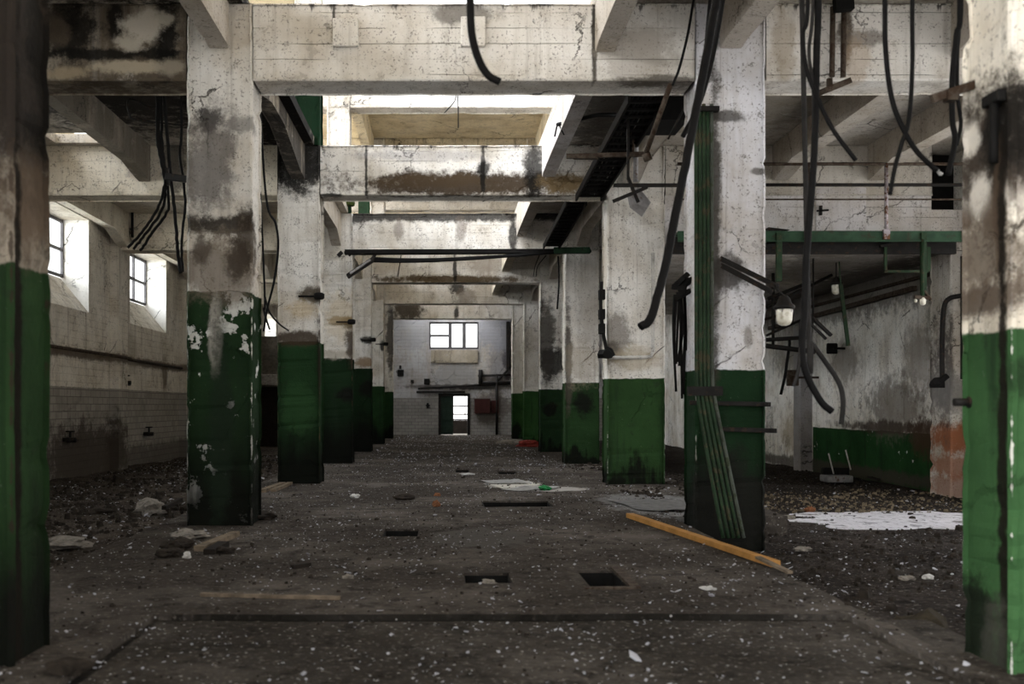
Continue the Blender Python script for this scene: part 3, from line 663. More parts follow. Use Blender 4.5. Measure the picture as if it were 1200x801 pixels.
# ------------------------------------------------------------------ longitudinal ribs
def rib(X, w, n, label='', bot=5.2, end=4.93, hl=.95, mat=None, **k):
    ya, yb = ROW[n] + .55, ROW[n + 1]
    org = (X, ya, bot)
    mb = MB(org)
    pr = [(ya, CZ), (yb, CZ), (yb, end), (yb - hl * .25, end + .03), (yb - hl, bot), (ya + hl, bot), (ya + hl * .25, end + .03), (ya, end)]
    mb.prism(pr[::-1], 'x', X - w / 2, X + w / 2)
    bmesh.ops.bevel(mb.b, geom=[e for e in mb.b.edges], offset=.012, segments=1, affect='EDGES')
    m = mat or concrete(f'rib_{n}_{X:.1f}', org, **k)
    return tag(mb.build('ceiling_rib', m), label, 'rib', 'longitudinal ceiling ribs')
sooty = dict(white=(.06, .055, .05), dirt=.8, patch=.5)
clean = dict(white=(.72, .67, .57), dirt=.3, patch=.2)
grey = dict(white=(.50, .46, .41), dirt=.4, patch=.3)
BAY = ['before the second column row', 'between second and third column rows', 'between third and fourth column rows', 'between fourth and fifth column rows', 'between fifth and sixth column rows']
for n in range(5):
    rib(-2.46, .22, n, bot=[5.22, 5.45, 5.2, 5.2, 5.2][n], end=[5.2, 5.12, 4.95, 4.95, 4.95][n], hl=[.5, 2.2, .9, .9, .9][n], label=f"{['grey','soot black','pale','pale','pale'][n]} ceiling rib on the left column line {BAY[n]}", **([grey, sooty, grey, clean, clean][n]))
    rib(1.75, .22, n, f"{['grey','blue-white edged','pale','pale','pale'][n]} right slab edge rib {BAY[n]}", bot=5.2, end=5.16, **([grey, dict(white=(.62, .60, .60), dirt=.5, patch=.4), grey, clean, clean][n]))
    rib(3.12, .24, n, bot=[5.22, 5.2, 5.2, 5.2, 5.2][n], end=[5.2, 5.0, 4.95, 4.95, 4.95][n], label=f"{['grey','pale','grey','pale','pale'][n]} ceiling rib on the right column line {BAY[n]}", **grey)
    if n < 4:
        rib(-5.05, .2, n, bot=5.22, end=5.08 if n < 2 else 4.95, label=f"{['dark','soot stained','pale','pale'][n]} ceiling rib mid left aisle {BAY[n]}", **([sooty, dict(white=(.20, .18, .15), dirt=.7, patch=.5), clean, clean][n]))
        rib(-7.3, .24, n, label=f"pale ceiling rib by the left window wall {BAY[n]}", **([sooty, grey, clean, clean][n]))
    if n < 3:
        rib(5.65, .26, n, bot=5.25, end=5.1, label=f"grey ceiling rib mid right aisle {BAY[n]}", **grey)
        rib(7.25, .26, n, bot=5.25, end=5.1, label=f"grey ceiling rib near right wall {BAY[n]}", **grey)

# ------------------------------------------------------------------ right gallery: infill wall, deck, railing, soffit
gw = concrete('gallery_wall', white=(.66, .64, .64), dirt=.35, patch=.2, boards=.25)
mb = MB(); mb.box(3.72, 8.22, ROW[2] + .05, ROW[2] + .35, 4.1, BZ + .02)
mb.box(8.22, XR, ROW[2] + .05, ROW[2] + .35, 4.1, 4.62)
struct(mb.build('wall_gallery', gw))
mb = MB(); mb.box(3.72, XR, ROW[2] + .0, 29.0, 3.93, 4.08); struct(mb.build('ceiling_gallery', concrete('gallery_soffit', white=(.80, .77, .73), dirt=.45, patch=.2, stains=[((7.5, 19, 3.93), (1.6, 2.5, 1), (.14, .12, .10), .7), ((8.6, 22, 3.93), (.8, 6, 1), (.08, .07, .06), .8)])))
mb = MB(); mb.box(7.9, XR - .02, ROW[2] + .62, ROW[2] + 3.0, 4.1, 5.68); struct(mb.build('wall_recess_shade', M['box_dark']))  # solid black box; the darkness of the opening is put into its colour
# hatch panel on the gallery wall
a, b = W(957, 219, ROW[2]), W(1016, 270, ROW[2])
mb = MB((a.x, ROW[2], b.z)); mb.box(a.x, b.x, ROW[2] + .02, ROW[2] + .06, b.z, a.z, .008)
hp = tag(mb.build('hatch_panel', concrete('hatch', (a.x, ROW[2], b.z), white=(.66, .64, .65), dirt=.25, patch=.1)), 'flat white hatch panel in the wall behind the gallery railing', 'hatch')
mb = MB((a.x, ROW[2], b.z)); mb.obox(W(957, 247, ROW[2] - .02), W(971, 246, ROW[2] - .02), .02, .03); mb.box(W(960, 0, ROW[2]).x, W(963, 0, ROW[2]).x, ROW[2] - .03, ROW[2] + .03, W(0, 252, ROW[2]).z, W(0, 241, ROW[2]).z)
mb.build('latch', M['steel_dark'], hp)
GY = 16.3; DZ = W(0, 271.5, GY).z
walk = empty('gallery_walkway', (6, GY, DZ), 'green steel gallery walkway with a rusty pipe railing in the right aisle', 'walkway')
gx0, gx1 = 3.75, 8.42
mb = MB((6, GY, DZ)); mb.box(gx0, gx1, GY, ROW[2] + .05, DZ - .03, DZ); mb.build('deck_plate', M['green_steel'], walk)
mb = MB((6, GY, DZ)); mb.box(gx0, gx1, GY - .03, GY, DZ - .16, DZ + .01, .004); mb.box(gx0, gx1, GY - .07, GY, DZ - .165, DZ - .15); mb.build('edge_channel', M['green_steel'], walk)
mb = MB((6, GY, DZ)); mb.box(gx0, gx1, GY + .35, GY + .42, DZ - .30, DZ - .03)
mb.obox((5.2, GY + .2, DZ - .2), (6.0, GY + .5, DZ - .06), .04, .04); mb.obox((7.1, GY + .2, DZ - .2), (7.7, GY + .5, DZ - .06), .04, .04)
mb.build('joist', M['steel_dark'], walk)
for py, r, mt in ((192, .026, 'steel_rust'), (216.5, .028, 'steel_dark'), (233.5, .014, 'steel_rust')):
    z = W(0, py, GY).z; mb = MB((6, GY, DZ)); mb.tube([(gx0, GY, z), (gx1, GY, z)], r, 8); mb.build('rail', M[mt], walk)
for px, mt in ((945.5, 'steel_rust'), (1037, 'rail_pale'), (1130, 'rail_pale')):
    x = W(px, 0, GY).x; mb = MB((6, GY, DZ)); mb.tube([(x, GY - .05, DZ - .12), (x + .01, GY - .03, DZ + .5), (x + .02, GY, W(0, 192, GY).z)], .032, 8); mb.box(x - .05, x + .05, GY - .08, GY - .02, DZ - .13, DZ + .03); mb.build('rail_post', M[mt], walk)
for px, y1, l in ((912, 330, 'first'), (1081, 345, 'second')):
    x = W(px, 0, GY).x; mb = MB((6, GY, DZ)); mb.box(x - .045, x + .045, GY - .06, GY + .0, W(0, y1, GY).z, DZ - .02, .005); mb.build('hanger_strut', M['green_pipe'], walk)
mb = MB((6, GY, DZ))
xa, xb = W(1047, 0, GY).x, W(1098, 0, GY).x; zz = W(0, 315, GY).z
mb.obox((xa, GY + .3, DZ - .2), (xa, GY + .3, zz), .04, .04); mb.obox((xa - .02, GY + .3, zz), (xb, GY + .3, zz), .04, .04); mb.obox((xb, GY + .3, DZ - .2), (xb, GY + .3, zz), .06, .06)
mb.build('hanger_frame', M['green_pipe'], walk)
mb = MB((W(905, 268, GY + .2).x, GY + .2, DZ)); p = W(898, 271, GY + .2); mb.prism([(p.x, DZ), (p.x + .3, DZ), (p.x + .22, DZ + .02), (p.x + .35, DZ + .05), (p.x, DZ + .09)], 'y', GY + .08, GY + .4)
tag(mb.build('scrap_sheet', M['steel_dark']), 'dark bent metal scrap lying on the left end of the gallery deck', 'scrap')
# stub of the same walkway behind the third right column
x0_, x1_ = W(768, 0, 18).x, W(806, 0, 18).x

# ------------------------------------------------------------------ cable helper
def cable(pts, Y, r, label, name='cable', mat='cable', group=None, cat='cable', up=None, seg=8, dy=0.0, wob=0):
    P = [W(px, py, (Y[i] if isinstance(Y, (list, tuple)) else Y)) for i, (px, py) in enumerate(pts)]
    if up is not None: P = [Vector((P[0].x + up[0], P[0].y + up[1], up[2]))] + P
    mb = MB(P[0]); mb.tube(P, r, seg, curve=True, wob=wob)
    return tag(mb.build(name, M[mat]), label, cat, group)

# nave: thick hose hanging from the overhead beam
cable([(550, -40), (551, 0), (553, 40), (561, 70), (572, 88), (586, 96)], 5.68, .022, 'short thick black hose dangling at the top centre of the nave', 'hose', cat='hose', up=(0, 0, BZ + .1))
# bundle over the right side
cable([(842, -20), (836, 20), (823, 90), (806, 180), (790, 260), (780, 310), (771, 345), (762, 374), (750, 383)], 7.5, .032, 'long thick black cable swinging down the right of the nave, hooked at its end', up=(.1, -.1, CZ), wob=.003)
cable([(850, -20), (842, 30), (832, 80), (818, 125), (800, 160)], 9.0, .022, 'black cable running beside the long thick cable at the upper right', up=(.1, 0, CZ))
cable([(833, -10), (829, 30), (826, 70), (822, 118)], 9.5, .016, 'thin black cable dropping to the top of the green conduits', up=(.05, 0, CZ))
cable([(814, -5), (806, 40), (796, 80), (788, 100)], 10.6, .014, 'thin dark cable bending to the rusty conduit under the first beam', up=(.05, 0, CZ))
# right hanging group
RG = 'cables hanging in the right aisle'
cable([(947, -10), (941, 40), (945, 80), (956, 110), (975, 150), (1003, 188)], 6.6, .015, 'slim black cable curving right to a cut end before the gallery rails', up=(0, 0, CZ), group=RG)
cable([(953, -10), (948, 60), (953, 105), (952, 200), (947, 300), (940, 372), (936, 430), (930, 452)], 6.8, .012, 'thin cable hanging beside the thick vertical one near the jar lamp', up=(0, 0, CZ), group=RG, mat='cable_dusty')
cable([(959, -10), (957, 60), (955, 160), (950, 240), (945, 300), (943, 360), (940, 410), (946, 440), (962, 470), (975, 482)], 6.8, .024, 'thick black cable hanging straight down in front of the gallery', up=(0, 0, CZ), group=RG)
cable([(948, 392), (952, 402), (966, 422), (983, 448), (988, 470), (986, 497)], 7.6, .020, 'grey cable sagging from the vertical cable toward the green wall base', mat='cable_dusty', group=RG, up=(-.08, 0, 5.7))
cable([(1037, -10), (1038, 60), (1045, 115), (1058, 150), (1075, 178), (1098, 200)], 6.2, .016, 'black cable curving right to a frayed pale end below the beam', up=(0, 0, CZ), group=RG)
cable([(1069, -10), (1069, 80), (1065, 140), (1056, 170), (1048, 200), (1043, 228)], 6.2, .014, 'black cable curling left, crossing its neighbour before the railing', up=(0, 0, CZ), group=RG)
cable([(1126, -10), (1121, 40), (1116, 90), (1116, 140), (1119, 165), (1111, 205)], 6.4, .018, 'black cable hanging close to the big right column, curling at its foot', up=(0, 0, CZ), group=RG)
cable([(1124, 5), (1122, 60), (1122, 110), (1126, 145), (1121, 170)], 6.7, .013, 'thin dark cable just left of the big right column', up=(0, 0, CZ), group=RG)
mb = MB(W(1098, 200, 6.2))
for k in range(6): mb.tube([W(1097, 199.5, 6.2), W(1097 + R.uniform(4, 9), 199 + R.uniform(-1, 8), 6.2 + R.uniform(-.03, .03))], .004, 5)
tag(mb.build('frayed_end', M['paper']), 'pale frayed wire strands at the tip of the curved cable', 'wire')
# left bundle
LB = 'burnt cables hanging in the left aisle'
for k, (dx, lab) in enumerate([(0, 'leftmost'), (6, 'second from left'), (13, 'third from left')]):
    cable([(184 + dx * .4, 150), (188 + dx * .3, 185), (193 + dx * .2, 215), (184 + dx, 245), (166 + dx, 272), (150 + dx * 1.1, 290 + k * 2)], 11.9 + k * .04, .017, f'{lab} of the burnt cables curving left by the windows', up=(0, 0, CZ), group=LB, wob=.006)
cable([(197, 170), (200, 205), (205, 250), (208, 290), (212, 320)], 11.9, .02, 'straight black cable dropping beside the scorched left column', up=(-.1, 0, CZ), group=LB, wob=.004)
cable([(213, 150), (211, 180), (217, 235), (213, 280), (214, 318)], 12.0, .016, 'black cable half hidden behind the second left column', up=(-.02, 0, CZ), group=LB, wob=.004)
cable([(186, 108 + 14), (152, 116), (152, 134), (160, 140), (216, 147)], 12.2, .011, 'bent thin pipe under the sooty left ceiling', up=(0, 0, CZ), cat='pipe', name='bent_pipe', mat='steel_dark')
mb = MB(W(205, 210, 11.8)); mb.obox(W(196, 207, 11.75), (-2.80, 11.55, W(0, 213, 11.6).z), .09, .075, bev=.008)
mb.obox(W(196, 197, 11.8), W(197, 217, 11.8), .03, .05)
tag(mb.build('cable_bracket', M['steel_dark']), 'dark steel bracket sticking out left of the scorched column', 'bracket')
cable([(312, 232), (323, 262), (326, 290), (321, 330), (313, 362), (309, 388)], 14.0, .016, 'black cable hanging between the second and third left columns', up=(-.1, 0, CZ), group=LB)
cable([(310, 346), (316, 366), (328, 380), (338, 387)], [14.0, 14.8, 16.3, 16.96], .014, 'short loop of cable reaching the third left column', group=LB)
cable([(310, 338), (309, 362), (316, 386)], 14.2, .014, 'cut cable end behind the second left column', group=LB, up=(-.12, 0, CZ))
mb = MB(W(155, 240, 23)); mb.obox(W(155, 235, 23), W(155, 278, 23), .05, .05); tag(mb.build('hanging_rod', M['steel_dark']), 'thin dark rod hanging below the second left aisle beam', 'rod')

# ------------------------------------------------------------------ conduit bundle on the second right column
cb = empty('conduit_bundle', W(825, 620, 11.0), 'bundle of green conduits clamped to the second right column, splayed outward at the foot', 'conduits')
for k in range(5):
    x = 815.5 + k * 4.6; s = .011
    P = [W(x, 122 + (k % 2) * 4, 10.96), W(x + .3, 300, 10.96), W(x + .8, 440, 10.95), W(x + 3 + k * .3, 470, 10.93), W(x + 13 + k * .9, 530, 10.88), W(x + 32 + k * 1.4, 630, 10.80)]
    mb = MB(W(825, 620, 11.0)); mb.tube(P, .021, 8, curve=True); mb.build('conduit', M['green_pipe'] if k != 4 else M['conduit_grey'], cb)
for py, x0_, x1_ in ((128, 812, 842), (458, 806, 846)):
    mb = MB(W(825, 620, 11.0)); mb.obox(W(x0_, py, 10.94), W(x1_, py, 10.94), .09, .10 if py > 200 else .05); mb.build('clamp', M['steel_dark'], cb)
for py, xa, xb, lab in ((472.5, 808, 903, 'upper rusty strap bar across the second right column'), (503.5, 846, 910, 'lower rusty strap bar across the second right column')):
    mb = MB(W(xa, py, 10.99)); mb.obox(W(xa, py - 1, 10.99), W(xb, py + 1, 10.99), .04, .05, bev=.005); mb.tube([W(xb - 5, py, 10.99), W(xb - 5, py + .5, 10.93)], .02, 8)
    tag(mb.build('strap_bar', M['steel_dark']), lab, 'bar')
# angled dark bars and the jar lamp
for k, (a, b, lab) in enumerate([((845, 301), (912, 334), 'upper dark steel angle slanting from the column to the jar lamp'), ((846, 309), (905, 340), 'lower dark steel angle slanting from the column to the jar lamp')]):
    mb = MB(W(*a, 10.95)); mb.obox(W(*a, 10.97), W(*b, 10.7), .055, .02); mb.obox(W(a[0], a[1] + 2, 10.97), W(b[0], b[1] + 2, 10.7), .015, .055)
    tag(mb.build('angle_bar', M['steel_dark']), lab, 'bar')
def jar_lamp(c, r, label, drop, mat='lampglass'):
    c = Vector(c); e = empty('jar_lamp', c, label, 'lamp')
    mb = MB(c); mb.lathe(c, [(r * .25, -r * 2.2), (r * .7, -r * 2.0), (r * .95, -r * 1.5), (r, -r * .3), (r * .92, 0)], 18); mb.build('glass_jar', M[mat], e)
    mb = MB(c); mb.lathe(c, [(r * 1.25, -.01), (r * 1.3, r * .25), (r * .9, r * .6), (r * .7, r * 1.2), (r * .35, r * 1.6)], 18); mb.build('cap', M['steel_dark'], e)
    for k in range(6):
        mb = MB(c); t = k * math.pi / 3; mb.tube([c + Vector((math.cos(t) * r * 1.1, math.sin(t) * r * 1.1, 0)), c + Vector((math.cos(t) * r * 1.1, math.sin(t) * r * 1.1, -r * .55))], .004, 5); mb.build('guard_wire', M['steel_grey'], e)
    mb = MB(c); mb.tube([c + Vector((0, 0, r * 1.5))] + drop, .012, 6); mb.build('suspension_rod', M['steel_dark'], e)
    return e
c = W(919, 361, 10.6); jar_lamp(c, .085, 'dusty white glass jar lamp hanging beside the second right column', [Vector((c.x - .07, c.y + .08, W(0, 336, 10.6).z)), W(908, 331, 10.72)])
c = W(980, 333, 18.5); jar_lamp(c, .085, 'grey bulkhead lamp under the gallery ceiling above a green rod', [Vector((c.x, c.y, 3.95))])
c = W(1081, 350, 16.25)
e = empty('broken_lamp', c, 'broken lamp with pale ceramic stub hanging under the gallery', 'lamp')
mb = MB(c); mb.lathe(c, [(.03, -.10), (.05, -.08), (.055, -.02), (.035, .02)], 10); mb.lathe(c + Vector((-.11, 0, 0)), [(.02, -.06), (.03, -.03), (.015, 0)], 8); mb.build('ceramic_stub', M['lampglass'], e)
mb = MB(c); mb.obox(c + Vector((-.13, 0, .03)), c + Vector((.1, 0, .01)), .06, .05); mb.obox(c + Vector((.03, 0, .13)), c + Vector((.13, 0, -.02)), .05, .03); mb.build('bracket', M['steel_rust'], e)
mb = MB(c); mb.tube([c + Vector((0, 0, .03)), Vector((c.x, c.y, 3.98))], .03, 8); mb.build('stem', M['green_pipe'], e)
mb = MB(W(990, 370, 18.4)); mb.obox(W(985, 333, 18.4), W(994, 405, 18.4), .06, .05); mb.obox(W(983, 300, 18.4), W(985, 334, 18.4), .02, .02); tag(mb.build('hanging_bar', M['green_pipe']), 'green edged bar hanging at a slant before the right wall', 'bar')
mb = MB(W(965, 385, 18.0))
mb.obox(W(952, 372, 18), W(974, 393, 18), .08, .05); mb.obox(W(951, 380, 17.9), W(968, 397, 17.9), .05, .04); mb.tube([W(953, 374, 18), (W(953, 0, 18).x, 18, 3.95)], .015, 6); mb.obox(W(952, 371, 18), W(952, 382, 17.9), .05, .04)
tag(mb.build('fallen_bracket', M['steel_dark']), 'pair of short slanting dark bars behind the hanging cables', 'bracket')
mb = MB(W(1076, 0, 17)); mb.obox((XR - .06, 17.85, W(1110, 314, 17.6).z), (XR - .06, 29, W(1110, 314, 17.6).z), .04, .06); mb.obox((XR - .08, 19.0, 3.52), (XR - .08, 27.5, 3.42), .09, .09)
tag(mb.build('wall_pipe', M['steel_rust']), 'rusty pipe run along the top of the right wall', 'pipe')
zz = W(1125, 335, 16.9).z
mb = MB(W(1117, 345, 17)); mb.tube([W(1127, 300, 16.9), W(1127, 444, 16.9)], .022, 8); mb.tube([W(1127, 346, 16.95), W(1112, 350, 17.0), W(1106, 362, 17.05), W(1104, 400, 17.05), W(1104, 450, 17.05)], .04, 8, curve=True)
tag(mb.build('drop_pipe', M['steel_dark']), 'dark pipes dropping down the brick pilaster at the right', 'pipe')
mb = MB(W(1100, 450, 17)); mb.lump(W(1098, 450, 17.0), .13, .1, .11, 3); mb.tube([W(1098, 450, 17), W(1110, 440, 17)], .05, 8); tag(mb.build('valve_stub', M['box_dark']), 'blackened round valve stub on the right pilaster', 'valve')
mb = MB(W(1128, 471, 7)); mb.tube([W(1118, 471, 5.5), W(1140, 471, 5.5)], .022, 10); mb.tube([W(1134, 471, 5.5), W(1137, 471, 5.5)], .032, 10); tag(mb.build('pipe_stub', M['steel_dark']), 'short dark pipe stub poking from the big right column', 'pipe')
mb = MB(W(976, 407, 21)); p = W(976, 408, 22.5); mb.box(p.x - .12, p.x + .12, p.y, p.y + .1, p.z - .12, p.z + .12, .03); mb.obox((p.x, p.y, p.z), (XR, p.y, p.z), .05, .05)
tag(mb.build('junction_box', M['box_dark']), 'small black junction box on the right wall behind the cables', 'box')
# pipe tangle left of the right wall lamp
mb = MB(W(920, 400, 20))
for (a, b, r) in (((898, 398), (948, 395), .04), ((898, 405), (955, 412), .05), ((898, 393), (938, 375), .025), ((938, 376), (938, 420), .03), ((900, 350), (950, 330), .035), ((898, 360), (975, 322), .03)):
    mb.tube([W(*a, 20), W(*b, 20)], r, 8)
mb.tube([W(906, 405, 20), (W(906, 0, 20).x, 20, 3.95)], .03, 8)
tag(mb.build('pipe_tangle', M['steel_dark']), 'tangle of dark pipes behind the jar lamp', 'pipes')
mb = MB(W(930, 440, 24)); p = W(930, 442, 24); mb.box(p.x - .13, p.x + .13, 24, 24.15, p.z - .2, p.z + .18, .02); mb.obox((p.x, 24.08, p.z), (XR, 24.08, p.z), .05, .05); tag(mb.build('switch_box', M['steel_rust']), 'brown switch box hanging in the right aisle below the pipes', 'box')
cable([(925, 405), (922, 425), (920, 440), (915, 462)], 20, .03, 'dark hose end hanging below the right aisle pipes', up=(0, 0, W(0, 398, 20).z))
# cut pipes on the nearest right beam
for k, px in enumerate((976, 989)):
    mb = MB(W(px, 50, 10.95)); Y = 10.98; mb.tube([W(px, 8, Y), W(px - 1, 90, Y)], .03, 8)
    tag(mb.build('beam_pipe', M['steel_rust']), f"{'left' if k == 0 else 'right'} of the two short pipes down the face of the right aisle beam", 'pipe')
mb = MB(W(975, 100, 10.9)); mb.obox(W(962, 108, 10.8), W(992, 96, 10.9), .16, .06); mb.obox(W(972, 92, 10.95), W(972, 104, 10.95), .05, .05); tag(mb.build('pipe_bracket', M['steel_rust']), 'rusty bracket under the two short pipes on the beam', 'bracket')
mb = MB(W(985, 10, 10.9)); mb.obox(W(978, 6, 10.9), W(999, 4, 10.9), .1, .14); tag(mb.build('dark_box', M['box_dark']), 'black burnt box at the top of the right aisle beam', 'box')
mb = MB(W(1115, 105, 5.45)); mb.obox(W(1092, 116, 5.45), W(1142, 99, 5.45), .03, .045); mb.obox(W(1108, 112, 5.45), W(1120, 112, 5.45), .06, .06); tag(mb.build('arm_bracket', M['steel_rust']), 'rusty arm reaching left from the big right column', 'bracket')
mb = MB(W(1171, 150, 5.0)); x = 2.80; y_ = 5.16; mb.tube([(x, y_, 2.54), (x, y_, 2.86)], .022, 8); mb.box(x - .02, x + .03, y_ - .07, y_ + .09, 2.84, 2.90, .01)
tag(mb.build('burnt_pipe', M['box_dark']), 'black burnt pipe stub fixed to the big right column', 'pipe')

# ------------------------------------------------------------------ nave clutter
# long cable tray under the right slab edge
def ladder(label, P0, P1, w, name='cable_tray', mat='tray', rungs=18, droop=.05):
    e = empty(name, P0, label, 'cable tray'); P0, P1 = Vector(P0), Vector(P1)
    d = (P1 - P0); side = Vector((1, 0, 0))
    for s, nm in ((-1, 'side_rail'), (1, 'side_rail')):
        mb = MB(P0); mb.obox(P0 + side * s * w / 2, P1 + side * s * w / 2, .03, .11); mb.build(nm, M[mat], e)
    for k in range(rungs):
        c = P0 + d * ((k + .5) / rungs); mb = MB(P0); mb.obox(c - side * w / 2, c + side * w / 2, .05, .03); mb.build('rung', M[mat], e)
    for k in range(7):
        mb = MB(P0)
        pts = [P0 + d * t + side * ((k - 3) * w / 7.6 + .012 * math.sin(t * 9 + k)) + Vector((0, 0, .05 + .012 * math.sin(k * 3 + t * 8))) for t in [i / 10 for i in range(11)]]
        mb.tube(pts, .034, 6); mb.build('tray_cable', M['cable'], e)
    return e
ladder('black cable tray slung beneath the right slab edge, nearest run', (2.33, 11.62, 4.84), (2.42, 17.0, 4.80), .42)
ladder('black cable tray continuing beyond the second nave beam on the right', (2.30, 17.65, 4.86), (2.36, 22.4, 4.83), .34, rungs=14)
for k, (a, b, r, lab, mt) in enumerate([((786, 98, 11.0), (757, 180, 11.5), .03, 'rusty conduit hanging at a slant from the first beam', 'steel_rust'),
        ((804, 122, 11.6), (783, 163, 11.9), .012, 'thin wire rod behind the first beam at the right', 'steel_dark'),
        ((746, 150, 13.6), (745, 213, 13.6), .035, 'grey upright bar hanging under the right slab', 'steel_grey')]):
    P = [W(*a), W(*b)]
    if k == 2: P = [Vector((P[0].x, P[0].y, CZ)), P[1]]
    mb = MB(P[0]); mb.tube(P, r, 8)
    if k == 0: mb.tube([P[1], W(760, 188, 11.5)], .05, 8)
    tag(mb.build('conduit_drop', M[mt]), lab, 'conduit')
mb = MB(W(710, 182, 13.5)); mb.obox(W(664, 183, 13.7), W(757, 180.5, 13.4), .05, .06); mb.obox(W(672, 184, 13.7), W(700, 184, 13.6), .09, .05)
mb.obox(W(742, 181, 13.45), (W(742, 0, 13.45).x, 13.45, 4.86), .025, .025); tag(mb.build('strip_bar', M['steel_rust']), 'flaking pale horizontal strip bar under the right slab', 'bar')
mb = MB(W(760, 217, 12.5)); mb.obox(W(719, 217, 12.6), W(800, 217, 12.4), .05, .04); mb.obox(W(718, 236, 12.6), W(759, 219, 12.5), .05, .035); mb.obox(W(736, 208, 12.55), W(748, 237, 12.55), .04, .035)
mb.obox(W(736, 208, 12.55), (W(736, 0, 12.55).x, 12.55, 4.86), .03, .03); tag(mb.build('crossed_bars', M['steel_dark']), 'crossed dark steel bars in front of the third right column', 'bars')
mb = MB(W(748, 240, 12.7)); q_ = [W(735, 229, 12.6), W(747, 219, 12.9), W(762, 238, 12.8), W(752, 254, 12.6), W(738, 243, 12.6)]
top = [p + Vector((.02, .05, .02)) for p in q_]
mb.face(q_); mb.face(top[::-1])
for i in range(5): mb.face([q_[i], q_[(i + 1) % 5], top[(i + 1) % 5], top[i]])
bmesh.ops.remove_doubles(mb.b, verts=mb.b.verts, dist=.0005)
tag(mb.build('hanging_plate', M['steel_grey']), 'bent grey metal plate dangling from the crossed bars', 'metal plate')
mb = MB(W(720, 155, 13)); pts = [W(653, 146, 14.3), W(675, 141, 14), W(700, 135, 13.5), W(735, 134, 12.8), (2.3, 12.4, 4.95)]; mb.tube(pts, .028, 7, curve=True)
mb.tube([W(653, 146, 14.3), W(650, 160, 14.3)], .012, 6); mb.tube([W(655, 146, 14.3), W(661, 158, 14.3)], .01, 6)
tag(mb.build('burnt_cable', M['cable']), 'burnt cable running across the underside of the right slab', 'cable')
mb = MB(W(795, 140, 11.9)); mb.box(W(758, 0, 13).x, W(800, 0, 13).x, 12.6, 13.4, W(0, 139, 12.6).z, W(0, 112, 12.6).z, .02)
mb.box(W(756, 0, 13).x, W(802, 0, 13).x, 12.58, 12.6, W(0, 141, 12.6).z, W(0, 137, 12.6).z)
mb.obox((W(770, 0, 13).x, 13, W(0, 112, 12.6).z), (W(770, 0, 13).x, 13, CZ), .05, .05)
tag(mb.build('duct_box', M['box_dark']), 'dark blue-black duct box tucked under the slab behind the first beam', 'duct')
# transverse tray near the fourth row with a fallen trough lamp
TY = 22.55
tr = empty('crossing_tray', W(550, 298, TY), 'long dark cable tray with sagging cables crossing the nave below the third beam', 'cable tray')
mb = MB(W(550, 298, TY)); mb.obox(W(404, 296.5, TY), W(692, 295, TY), .28, .05); mb.obox(W(404, 294.5, TY - .14), W(692, 293.5, TY - .14), .02, .09); mb.obox(W(404, 294.5, TY + .14), W(692, 293.5, TY + .14), .02, .09)
mb.build('tray_body', M['tray'], tr)
mb = MB(W(550, 298, TY)); mb.box(W(648, 0, TY).x, W(690, 0, TY).x, TY - .2, TY - .12, W(0, 298, TY).z, W(0, 291, TY).z, .01); mb.build('green_section', M['green_steel'], tr)
mb = MB(W(550, 298, TY))
for k in range(5): mb.tube([W(436, 302 + k, TY - .1), W(470, 303.5 + k * .8, TY - .17), W(520, 303 + k * .6, TY - .17), W(580, 300 + k * .4, TY - .16), (W(650, 296, TY - .15))], .026, 6, curve=True)
mb.build('sagging_cables', M['cable'], tr)
for (px, x2) in ((470, 470), (632, 629), (640, 632)):
    mb = MB(W(550, 298, TY)); mb.tube([W(px, 299, TY - .1), W(x2 - 2, 312, TY - .12), W(x2 - 4, 324, TY - .12)], .012, 5, curve=True); mb.build('loose_wire', M['cable'], tr)
mb = MB(W(405, 297, TY))
for px, py in ((398, 297), (410, 296)): mb.obox(W(px - 2, py + 3, TY), W(px + 3, py - 2, TY), .06, .08)
mb.build('end_bracket', M['steel_dark'], tr)
e = empty('trough_lamp', W(421, 314, TY - .2), 'dark fluorescent trough lamp hanging down at a slant from the crossing tray', 'lamp')
mb = MB(W(421, 314, TY - .2)); mb.obox(W(407, 324, TY - .25), W(437, 304, TY - .2), .22, .10, bev=.012); mb.build('housing', M['steel_dark'], e)
mb = MB(W(421, 314, TY - .2)); mb.obox(W(410, 320.5, TY - .33), W(434, 304.5, TY - .28), .10, .05, bev=.01); mb.build('reflector', M['steel_grey'], e)
mb = MB(W(421, 314, TY - .2)); mb.obox(W(436, 304, TY - .2), W(440, 297, TY - .05), .05, .05); mb.build('hanger', M['steel_dark'], e)
# junction boxes and pipes on the right columns
mb = MB(W(762, 380, 17)); Y = 16.99; mb.tube([W(765, 296, Y), W(765, 412, Y), W(763, 417, Y), W(755, 418.5, Y), W(714, 419, Y)], .032, 8)
tag(mb.build('column_pipe', M['white_pipe']), 'white painted L-shaped pipe on the third right column', 'pipe')
mb = MB(W(708, 395, 17)); mb.lump(W(711, 415, 16.98), .13, .1, .12, 4, 2, .4)
for py in (345, 368, 385): mb.box(W(702, 0, 17).x, W(709, 0, 17).x, 16.95, 17.1, W(0, py + 6, 17).z, W(0, py - 6, 17).z, .012)
mb.tube([W(705, 330, 16.98), W(704, 360, 16.96), W(707, 390, 16.98), W(711, 412, 16.96)], .03, 7, curve=True)
tag(mb.build('burnt_fitting', M['box_dark']), 'burnt black wiring fitting on the inner edge of the third right column', 'fitting')
mb = MB(W(800, 345, 11.4))
for k in range(9):
    a = (R.uniform(786, 800), R.uniform(335, 352)); mb.obox(W(*a, 11.45), W(a[0] + R.uniform(8, 20), a[1] + R.uniform(-16, 4), 11.35), .05, .045)
